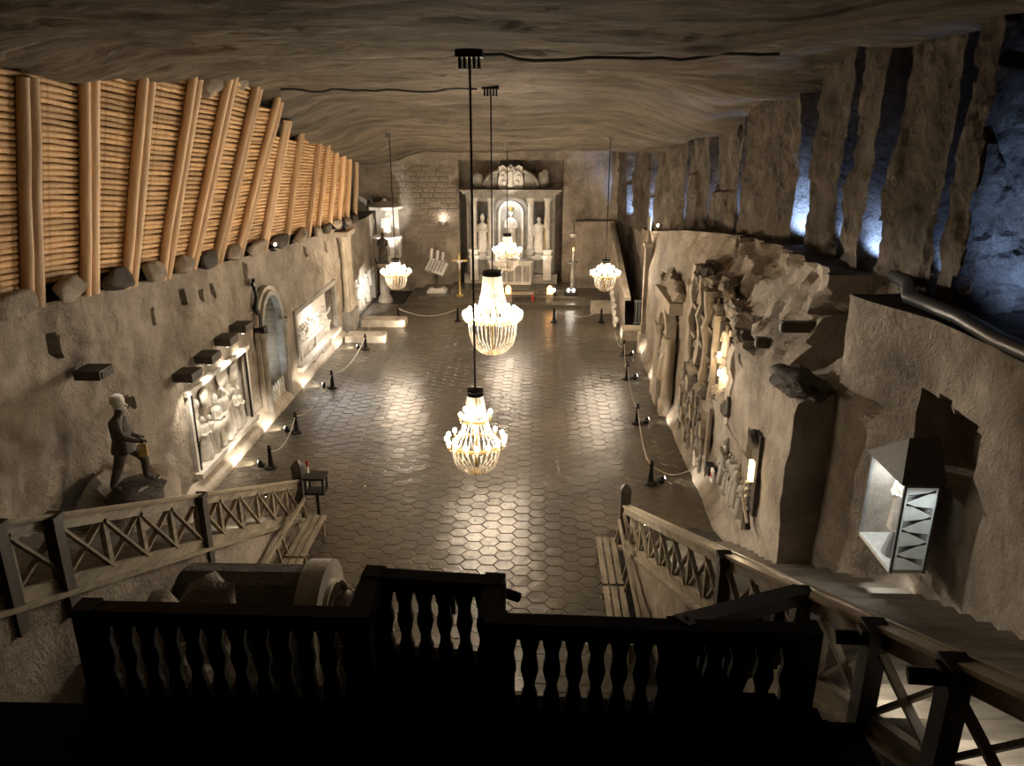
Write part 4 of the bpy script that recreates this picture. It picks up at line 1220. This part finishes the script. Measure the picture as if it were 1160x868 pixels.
for k in range(24):
    boulder(k + 400, random.uniform(.16, .30), random.uniform(.18, .36), random.uniform(.12, .26), 14, 1.2).build('overhang_stone', M['wall'] if k % 4 else M['rock_dark'], gr, 30,
            (.15 + random.uniform(-.2, .3), -3.0 + k * .25, 2.62 + .28 * sin(k * 1.3) + (0.0 if k > 9 else -.7 + .07 * k)))
for k in range(9):
    boulder(k + 450, .25, .4, .22, 12, .7).build('base_stone', M['wall'] if k % 2 else M['rock_dark'], gr, 40, (-.05, -2.3 + k * .55, -.05 + .12 * sin(k * 2.0) + (.5 if k < 3 else 0)))
for yy, zz in ((-.95, 1.35), (-1.1, .95)): MB().ball((-.12, yy - .2, zz), .05, 8, (1, 1, 1.6)).build('lamp_bulb', M['lamp_glow'], gr, 60)
point((XR - .15, 17.75, 3.7), 13, (1, .72, .38), .05); point((XR - .15, 17.5, 3.15), 13, (1, .72, .38), .05); point((XR + .1, 20.7, 2.55), 8, CREAM, .04)
# --- carved town relief near the floor
tr = thing('town_relief', 'carved relief of small figures and houses low on the right wall', 'relief', (XR - .1, 19.7, .15))
for k in range(26):
    yy = 1.6 - (k % 7) * .5 + random.uniform(-.1, .1); zz = .1 + (k // 7) * .5 + random.uniform(-.08, .08)
    if k % 3 == 2:
        q = MB(); q.box((0, 0, .15), (.16, .26, .3)); q.prism([(-.17, .3), (.17, .3), (0, .46)], .18, Matrix.Rotation(pi / 2, 3, 'Z')); q.build('house', M['wall_pale'], tr, None, (-.02, yy, zz))
    else:
        fig('abcmst'[k % 6], 'salt_grey', tr, (-.02, yy, zz), pi + random.uniform(-.5, .5), .52)
MB().box((.05, .1, 1.0), (.08, 3.8, 2.1)).build('back_panel', M['wall'], tr)
# --- second figure relief nearer
fr = thing('figure_relief', 'grey relief of standing figures below the small arched wall slot', 'relief', (XR - .06, 15.45, .85))
for k in range(7): fig('abcm'[k % 4], 'salt_grey', fr, (-.02, -.8 + k * .27, .15 + .1 * (k % 2)), pi + .2 * sin(k), .85 + .12 * (k % 3))
MB().box((.03, 0, .75), (.08, 2.0, 1.6)).build('back_panel', M['wall'], fr)
MB().prism([(-.09, 1.85), (.09, 1.85), (.09, 2.15), (.05, 2.26), (-.05, 2.26), (-.09, 2.15)], .06, Matrix.Rotation(pi / 2, 3, 'Z'), (-.03, .85, 0)).build('arched_slot', M['rock_dark'], fr)
sg = thing('wall_box', 'small black box with red and white sign at the right wall foot', 'sign box', (XR - .15, 17.1, .95))
MB().box((0, 0, 0), (.18, .4, .2)).build('box', M['metal'], sg); MB().box((-.02, -.33, -.02), (.05, .2, .34)).build('sign_plate', M['white'], sg); MB().box((-.05, -.33, 0), (.012, .1, .12)).build('sign_mark', M['red'], sg)
# --- tall lit niche lamp
nl = thing('niche_lantern', 'narrow wall niche with amber lit panel and dark carved head', 'lantern', (XR - .08, 13.95, 1.5))
MB().box((.04, 0, .85), (.1, .42, 1.7)).build('backing', M['rock_dark'], nl)
boulder(500, .12, .18, .25, 12, .5).build('carved_head', M['rock_dark'], nl, 50, (-.04, .05, 1.55))
MB().box((-.06, -.02, .92), (.08, .16, .42)).build('lit_panel', emit('amber_panel', (1, .72, .36), 1.6, False), nl)
for k in range(4): MB().ball((-.06, .12, .12 + k * .16), .05, 8).build('crystal_knob', M['salt'], nl, 60)
MB().bar((-.1, .25, .25), (-.1, -.25, -.12), .05, .05).build('torch_stick', M['wall_pale'], nl); MB().bar((-.06, -.2, -.3), (-.06, .05, 0), .1, .1).build('bracket', M['metal'], nl)
point((XR - .45, 13.95, 2.5), 5, (1, .75, .42), .05)
# --- beam stubs high on the right wall and dark overhang at the wall corner
for k, (yy, zz, xx) in enumerate(((15.0, 4.75, 4.75), (15.9, 4.65, 4.7), (14.35, 5.25, 5.0))):
    bt = thing('beam_stub', 'dark beam stub high on the right wall, %s' % ('middle of three above the corner pier', 'lowest and farthest of three', 'topmost and nearest of three')[k], 'beam', (xx, yy, zz))
    MB().box((0, 0, 0), (.6, .16, .2)).build('beam', M['rail_dark'], bt); MB().box((-.31, 0, 0), (.02, .12, .15)).build('end_plate', M['metal'], bt)
boulder(600, .42, .75, .20, 22, .9).build('rock_overhang', M['rock_dark'], wall_right, 40, (4.72, 12.8, 4.62))

# --- glass case
GX = 5.52
gc = thing('glass_case', 'bright glass display case with pale statuette on the right wall', 'display case', (GX, 10.05, 2.95))
cw, cd_, ch = 1.05, .50, 1.35
MB().box((-cd_ / 2, 0, .02), (cd_, cw, .06)).build('base', M['white'], gc)
MB().box((-.02, 0, ch / 2), (.03, cw, ch)).build('back_panel', M['salt_grey'], gc)
for dy in (-cw / 2, cw / 2):
    for dx in (-cd_ + .02, -.02): MB().box((dx, dy, ch / 2), (.035, .035, ch)).build('frame_post', M['grate'], gc)
for dx in (-cd_ + .02, -.02): MB().box((dx, 0, ch), (.035, cw, .04)).build('frame_rail', M['grate'], gc)
for dy in (-cw / 2, cw / 2): MB().box((-cd_ / 2, dy, ch), (cd_, .035, .04)).build('frame_rail', M['grate'], gc)
MB().box((-cd_ + .005, 0, ch / 2), (.01, cw - .05, ch - .06)).build('front_pane', M['glass'], gc)
MB().box((-cd_ / 2, -cw / 2, ch / 2), (cd_ - .06, .01, ch - .06)).build('side_pane', M['frost'], gc)
MB().box((-cd_ / 2, cw / 2, ch / 2), (cd_ - .06, .02, ch - .06)).build('far_panel', M['salt_grey'], gc)
for k in range(6):
    q = MB(); zc = .12 + k * .20; xa = -cd_ + .07; xb = -.07; yy = -cw / 2 - .012
    for j in range(4):
        if k % 2: q.bar((xa, yy, zc + .03 * j), (xb, yy, zc + .17 - .01 * j), .012, .010, (0, 1, 0))
        else: q.bar((xb, yy, zc + .03 * j), (xa, yy, zc + .17 - .01 * j), .012, .010, (0, 1, 0))
    q.build('etched_hatching', M['grate'], gc)
rf = MB(); rf.add([(-cd_ - .06, -cw / 2 - .05, ch + .03), (0.05, -cw / 2 - .05, ch + .03), (.05, cw / 2 + .05, ch + .03), (-cd_ - .06, cw / 2 + .05, ch + .03), (-cd_ * .6, -.05, ch + .5), (.1, -.05, ch + .55)],
       [(0, 1, 2, 3)[::-1], (0, 1, 5, 4), (1, 2, 5), (2, 3, 4, 5), (3, 0, 4)]); rf.build('canopy', M['rail_dark'], gc)
MB().lathe([(.18, .05), (.14, .2), (.09, .4), (.06, .44)], 10, (-cd_ / 2, -.1, 0)).build('pedestal', M['grate'], gc, 40)
MB().box((-cd_ / 2, -.05, -.12), (.12, .12, .2)).build('support', M['grate'], gc)
MB().tube([(-.1, .2, -.1), (-.25, .28, -.25), (-.05, .32, -.35)], .04, 6).build('bracket', M['metal'], gc)
vs_ = thing('case_statuette', 'pale robed statuette standing inside the wall glass case', 'statue', (GX - cd_ / 2, 10.0, 3.39))
fig('a', 'salt', vs_, (0, 0, 0), pi + .6, .86, 'robe'); MB().lathe([(.12, -.02), (.12, 0), (.1, .02)], 10).build('plinth', M['salt'], vs_)
area((GX - cd_ / 2, 10.05, 2.95 + ch - .05), (GX - cd_ / 2, 10.05, 2.9), 10, .4, .8, (.93, .98, 1.0))
spot((5.15, 10.1, 2.75), (5.65, 10.3, 1.7), 14, 70, (1, .98, .95), .4)

# --- conduit with blue uplights on the right ledge
tp = [(5.62 + .12, y, ledge_r(y) + .12) for y in (6.5, 8.0, 9.3, 10.4, 11.6, 12.6, 13.3)]
tag(MB().tube([(x + (0.35 if y > 12.5 else 0) + .08 * sin(y * 2), y, z) for x, y, z in tp], .11, 8).build('conduit', M['pipe'], None, 50), 'thick black conduit lying along the right ledge', 'conduit')
BLU = [(0, 9.3, 10.4, 330, 'in the dark recess nearest the frame edge'), (1, 12.02, 12.4, 60, 'beside the thin near pier'), (1, 13.9, 14.6, 120, 'second gap from the thin pier'), (1, 15.4, 15.9, 120, 'third gap from the thin pier'),
       (1, 17.5, 18.5, 330, 'in the widest brightest gap'), (1, 21.5, 21.8, 130, 'in the narrow middle gap'), (1, 24.9, 25.3, 60, 'in the dim gap beyond the narrow one'), (1, 28.5, 29.1, 110, 'in the gap over the pilaster candle'), (1, 35.65, 36.5, 300, 'in the gap over the sloping parapet'), (1, 39.45, 40.3, 330, 'in the farthest gap by the altar wall')]
for g, y, y2, pw, nm in BLU:
    z = ledge_r(y) + .05; x = up_x(y) + (0.28 if g else -0.25)
    t = thing('uplight', 'blue white uplight on the right ledge, %s' % nm, 'lamp', (x, y, z))
    MB().box((0, 0, .03), (.16, .16, .08)).build('housing', M['metal'], t); ba = MB().tube([(0, 0, .06), (.01, .03, .14)], .055, 8).build('barrel', M['metal'], t); MB().tube([(.01, .03, .14), (.012, .033, .15)], .045, 8).build('lens', M['blue_glow'], ba)
    spot((x + .02, y + .04, z + .2), (x + (.12 if g else .75), y2 + .1, z + .95), pw * (.95 if g else .75), 95, COOL, .9, .04)

# ================================================================== FLOODLIGHTS ON THE LEDGES
def floodlight(p, to, power, cone, blend, label):
    t = thing('ledge_floodlight', label, 'floodlight', p)
    d = (Vector(to) - Vector(p)).normalized(); c = Vector((0, 0, .22))
    MB().box((0, 0, .02), (.16, .16, .05)).build('foot', M['metal'], t)
    MB().tube([(0, 0, .04), (0, 0, .2)], .02, 6).build('yoke', M['metal'], t)
    h = MB().tube([c - d * .10, c + d * .12], [.05, .075], 10).build('housing', M['salt_grey'], t, 40)
    MB().tube([c + d * .12, c + d * .125], .05, 10).build('lens', M['lamp_glow'], h)
    spot(Vector(p) + c + d * .2, to, power, cone, CREAM, blend, .08)
floodlight((-8.28, 24.1, 5.05), (4.8, 14.2, 3.3), 3000, 28, .25, 'small white floodlight at the foot of a log post on the left ledge')
floodlight((4.85, 30.55, ledge_r(30.5)), (-8.2, 17.0, 7.4), 2600, 62, .8, 'small added floodlight brightening the logs from the right ledge beside the pilaster candle')  # added to brighten the log wall; its position is a guess

# ================================================================== NEAR: STAIR RAILS
def railing(name, railf, y0, y1, pitch, label, post_ys, foot_label_mat, foot_h=1.45):
    t = thing(name, label, 'railing', railf(y0))
    O = Vector(railf(y0))
    n = int(round((y0 - y1) / pitch)); Y = [y0 - (y0 - y1) * i / n for i in range(n + 1)]
    P = [Vector(railf(y)) - O for y in Y]
    # top rail in lengths with a capping strip, bottom rail
    step = 4
    for i in range(0, n, step):
        a, c = P[i], P[min(i + step, n)]
        MB().bar(a + Vector((0, 0, -.07)), c + Vector((0, 0, -.07)), .07, .15).build('top_rail', M['rail'], t)
        MB().bar(a + Vector((0, 0, .025)), c + Vector((0, 0, .025)), .15, .04).build('cap_strip', M['cap'], t)
        MB().bar(a + Vector((.075, 0, .05)), c + Vector((.075, 0, .05)), .035, .03).build('cap_bead', M['cap'], t)
        MB().bar(a + Vector((0, 0, -.86)), c + Vector((0, 0, -.86)), .09, .15).build('bottom_rail', M['rail'], t)
        MB().bar(a + Vector((0, 0, -.97)), c + Vector((0, 0, -.97)), .28, .06).build('kerb_board', M['rail'], t)
    for i in range(n + 1):
        if i < n:
            a, c = P[i], P[i + 1]; u = Vector((.02, 0, 0))
            MB().bar(a + Vector((0.025, 0, -.80)), c + Vector((0.025, 0, -.14)), .035, .07, (1, 0, 0)).build('brace', M['rail'], t)
            MB().bar(a + Vector((-0.025, 0, -.14)), c + Vector((-0.025, 0, -.80)), .035, .07, (1, 0, 0)).build('brace', M['rail'], t)
        if 0 < i: MB().box(P[i] + Vector((0, 0, -.48)), (.07, .09, .74)).build('baluster', M['rail'], t)
    for y in post_ys:
        p = Vector(railf(y)) - O
        MB().box(p + Vector((.06 if railf(8)[0] < 0 else -.06, 0, -.62)), (.14, .16, 1.3)).build('post', M['rail_dark'], t)
        MB().box(p + Vector((.06 if railf(8)[0] < 0 else -.06, 0, .0)), (.18, .2, .10)).build('post_cap', M['rail_dark'], t)
    # newel at the foot
    p = Vector(railf(y0)) - O + Vector((0, .12, -1.0))
    q = MB(); q.box(p + Vector((0, 0, .65)), (.22, .22, 1.3)); q.build('newel', M['rail_dark'], t)
    MB().lathe([(.17, 1.3), (.17, 1.36), (.13, 1.42), (.04, 1.5)], 4, p, 0, 7, Matrix.Rotation(pi / 4, 3, 'Z')).build('newel_cap', M['rail_dark'], t)
    return t


railing('stair_railing', rail_r, 15.0, 3.4, 0.83, 'weathered wooden stair railing with crossed braces on the right', (8.4, 6.25, 5.05, 4.15), None)
railing('stair_railing', rail_l, 16.0, 4.4, 0.83, 'weathered wooden stair railing with crossed braces on the left', (11.1, 7.55, 6.7), None)

# small gooseneck step lamps on the rails
for k, (f, y, sgn, nm) in enumerate(((rail_r, 13.9, 1, 'lower lamp on right rail'), (rail_r, 12.6, 1, 'upper lamp on right rail'), (rail_l, 14.6, -1, 'lower lamp on left rail'), (rail_l, 13.2, -1, 'upper lamp on left rail'),
                                     (rail_r, 5.6, 1, 'rail lamp near the dark balustrade'), (rail_r, 4.5, 1, 'rail lamp nearest the frame corner'))):
    p = f(y); t = thing('step_lamp', 'tiny bright gooseneck step light, %s' % nm, 'lamp', p)
    MB().tube([(0, 0, -.15), (sgn * .06, 0, -.10), (sgn * .14, 0, -.12), (sgn * .2, 0, -.2)], .012, 6).build('gooseneck', M['grate'], t, 50)
    MB().lathe([(.02, -.18), (.045, -.24), (.04, -.25)], 8, (sgn * .2, 0, 0)).build('shade', M['metal'], t, 40); MB().ball((sgn * .2, 0, -.25), .035, 8).build('bulb', M['lamp_glow'], t, 60)
    spot((p[0] + sgn * .22, p[1], p[2] - .3), (p[0] + sgn * 1.3, p[1] - .2, p[2] - 1.0), 24 if k > 3 else 12, 130, CREAM, .6, .03)
# speaker-like floodlights on near posts
for k, (y, dz) in enumerate(((5.05, -.05), (4.15, -.05))):
    p = rail_r(y); t = thing('post_floodlight', 'small black floodlight clamped to the right rail post, %s' % ('farther one with pale cover', 'nearest the corner')[k], 'lamp', (p[0] - .12, y, p[2] - .02))
    MB().tube([(-.02, 0, -.05), (-.22, .05, -.08)], .06, 8).build('barrel', M['metal'], t, 40); MB().box((.04, 0, .02), (.22, .1, .05)).build('bracket', M['rail'] if k == 0 else M['metal'], t)

# ================================================================== BENCHES
def bench(x, y, L, s, label):
    t = thing('bench', label, 'bench', (x, y, 0.003), 0, 'slatted benches along the stair walls')
    for k in range(3): MB().box((k * .15 * s, 0, .44), (.11, L, .04)).build('seat_slat', M['rail'], t)
    for dy in (-L / 2 + .15, L / 2 - .15):
        MB().box((.15 * s, dy, .40), (.46, .06, .05)).build('cross_bearer', M['rail'], t)
        for k in (0.0, .3): MB().box((k * s, dy, .2), (.06, .06, .40)).build('leg', M['rail'], t)
        MB().bar((.34 * s, dy, .40), (.44 * s, dy, .86), .05, .05).build('back_post', M['rail'], t)
    MB().box((.43 * s, 0, .84), (.05, L + .1, .10)).build('back_rail', M['rail'], t)
bench(1.42, 13.75, 1.75, 1, 'slatted wooden bench under the right stair wall, farther of two')
bench(1.42, 11.92, 1.75, 1, 'slatted wooden bench under the right stair wall, nearer of two')
bench(-4.75, 14.55, 1.75, -1, 'slatted wooden bench under the left stair wall, farther of two')
bench(-4.75, 12.72, 1.75, -1, 'slatted wooden bench under the left stair wall, nearer of two')

# lantern box at the left newel
ln = thing('collection_lantern', 'black iron lantern box with red candle beside left newel post', 'lantern', (-5.05, 16.0, 0.003))
MB().lathe([(.16, 0), (.16, .04), (.04, .08), (.04, .75)], 8).build('stand', M['metal'], ln)
MB().box((0, 0, .78), (.46, .4, .05)).build('tray', M['metal'], ln); MB().box((0, 0, 1.16), (.5, .44, .05)).build('roof', M['metal'], ln)
for dx in (-.2, .2):
    for dy in (-.17, .17): MB().box((dx, dy, .97), (.04, .04, .36)).build('corner_post', M['metal'], ln)
MB().box((0, .1, .95), (.26, .02, .22)).build('card', M['wall_pale'], ln)
MB().tube([(-.2, .1, 1.18), (-.2, .1, 1.5)], .03, 8).build('candle', M['red'], ln); MB().tube([(-.2, .1, 1.18), (-.2, .1, 1.36)], .034, 8).build('candle_sleeve', M['white'], ln)

# ================================================================== ARCHED PORTAL BELOW THE LEFT STAIR
pt = thing('arched_porch', 'dark barrel roofed stone porch with ring arch below the left stair', 'porch', (-3.5, 10.1, 0))
q = arch_ring(.62, 2.2, .30, .35, 20); q.build('ring_arch', M['salt_grey'], pt, 40)
q = arch_ring(.58, 2.14, .05, .42, 20); q.build('inner_moulding', M['wall_pale'], pt, 40)
n = 14
for k in range(9):
    z = 2.32 - .0 * k; a0 = radians(90 - 9 * 0)
for k in range(10):
    a = radians(180 - k * 20); r = .78
    y_, z_ = r * cos(a), 1.58 + r * sin(a)
    MB().box((-.95, y_, z_), (1.85, .30, .07), Matrix.Rotation(atan2(cos(a), sin(a)) * -1, 3, 'X')).build('roof_course', M['rock_dark'], pt)
MB().box((-.95, -.68, .75), (1.8, .14, 1.5)).build('side_wall', M['wall'], pt); MB().box((-.95, .68, .75), (1.8, .14, 1.5)).build('side_wall', M['wall'], pt)
MB().bar((.2, -.6, 1.5), (.2, .6, 1.5), .08, .08).build('tie_bar', M['salt_grey'], pt)
MB().box((.2, 0, 1.05), (.07, .07, 2.1)).build('mullion', M['salt_grey'], pt)
gn = thing('porch_statue', 'small knobbly carved figure beside the ring arch of the porch', 'statue', (-2.95, 10.2, 0))
MB().lathe([(.3, 0), (.28, .1), (.18, .3), (.16, 1.0), (.26, 1.15), (.26, 1.22)], 10).build('pillar', M['wall'], gn, 40)
fig('t', 'wall', gn, (0, 0, 1.22), -.4, 1.15, 'robe')
for k in range(5): boulder(k + 700, .12, .14, .12, 10, .5).build('carved_knot', M['wall'], gn, 50, (.1 + .07 * (k % 2), -.2 + k * .1, 1.3 + .17 * (k % 3)))
q = boulder(805, .85, .95, 1.55, 24, 1.0)
tag(q.build('rock_outcrop', M['wall'], None, 35, (-4.6, 8.15, 1.38)), 'rugged brown rock outcrop behind the left half of the balustrade', 'rock')

# ================================================================== BALUSTRADE ON THE LANDING
RZ = 5.40
HOLE = [(0, 0.0), (.06, .010), (.14, .018), (.24, .034), (.33, .034), (.42, .022), (.50, .017), (.58, .028), (.70, .046), (.80, .040), (.86, .026), (.90, .024), (1.0, .024)]
SP = .173


def baluster_mesh():
    z1, z0 = -.10, -.74; pts = []
    for t_, h_ in HOLE: pts.append((SP / 2 - h_, z1 + (z0 - z1) * t_))
    poly = [(-SP / 2, 0 + z1 + .02), (SP / 2, z1 + .02)] + pts + [(SP / 2 - .024, z0 - .02), (-SP / 2 + .024, z0 - .02)] + [(-a, c) for a, c in reversed(pts)]
    return MB().prism(poly[::-1], .05)


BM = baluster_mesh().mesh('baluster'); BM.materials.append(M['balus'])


def balustrade(a, c, label, ends=(1, 1), tilt=0.0):
    a = Vector(a); c = Vector(c); d = c - a; L = d.length; ang = atan2(d.y, d.x)
    t = thing('balustrade', label, 'balustrade', (a.x, a.y, RZ), ang, 'dark balustrade around the landing')
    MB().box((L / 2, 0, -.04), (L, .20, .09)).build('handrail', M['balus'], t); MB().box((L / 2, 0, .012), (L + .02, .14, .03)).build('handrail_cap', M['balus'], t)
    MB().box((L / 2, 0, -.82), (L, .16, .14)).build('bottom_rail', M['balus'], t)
    n = max(1, int(round(L / SP))); s = L / n / SP
    for k in range(n):
        o = link('baluster', BM, None, t, ((k + .5) * L / n, 0, 0)); o.scale = (s, 1, 1)
    for e, x in zip(ends, (0, L)):
        if e: MB().box((x, 0, -.42), (.17, .17, .92)).build('end_post', M['balus'], t)
    return t


balustrade((-3.45, 4.97, 0), (-1.32, 4.95, 0), 'dark sawn board balustrade on the left of the landing bay')
balustrade((-1.32, 5.50, 0), (-0.31, 5.42, 0), 'dark sawn board balustrade across the projecting landing bay')
balustrade((-0.27, 4.91, 0), (1.10, 4.87, 0), 'dark sawn board balustrade right of the landing bay')
balustrade((1.10, 4.87, 0), (2.05, 4.86, 0), 'dark sawn board balustrade ending at the right stair', (0, 1))
balustrade((-1.32, 4.97, 0), (-1.32, 5.48, 0), 'short dark balustrade return on the left of the projecting bay', (0, 0))
balustrade((-0.31, 4.93, 0), (-0.31, 5.40, 0), 'short dark balustrade return on the right of the projecting bay', (0, 0))
hr = thing('slanting_handrail', 'dark slanting handrail linking the balustrade to the right stair rail', 'handrail', (1.10, 4.87, RZ))
e = Vector((2.42, 6.0, 4.95)) - Vector((1.10, 4.87, RZ))
MB().bar((0, 0, 0), e, .16, .12).build('handrail', M['balus'], hr)
MB().bar((0, 0, -.7), e + Vector((0, 0, -.6)), .10, .10).build('lower_rail', M['balus'], hr)
for k in range(4):
    p = e * (k + 1) / 5; MB().box(p + Vector((0, 0, -.35)), (.09, .09, .7)).build('baluster', M['balus'], hr)
# telescope-like floodlight on the bay corner
fx = thing('bay_floodlight', 'black barrel floodlight fixed to right corner of the projecting bay', 'lamp', (-.27, 5.42, RZ - .08))
MB().tube([(.02, .02, -.02), (.16, .06, -.10)], .045, 8).build('barrel', M['metal'], fx, 40); MB().box((0.0, 0, 0), (.08, .08, .06)).build('clamp', M['metal'], fx)
bx = thing('junction_box', 'small dark junction box hung inside the projecting bay balustrade', 'box', (-.72, 5.55, RZ - .26))
MB().box((0, 0, 0), (.14, .06, .26)).build('body', M['metal'], bx); MB().box((0, .0, .15), (.03, .03, .06)).build('hook', M['metal'], bx)
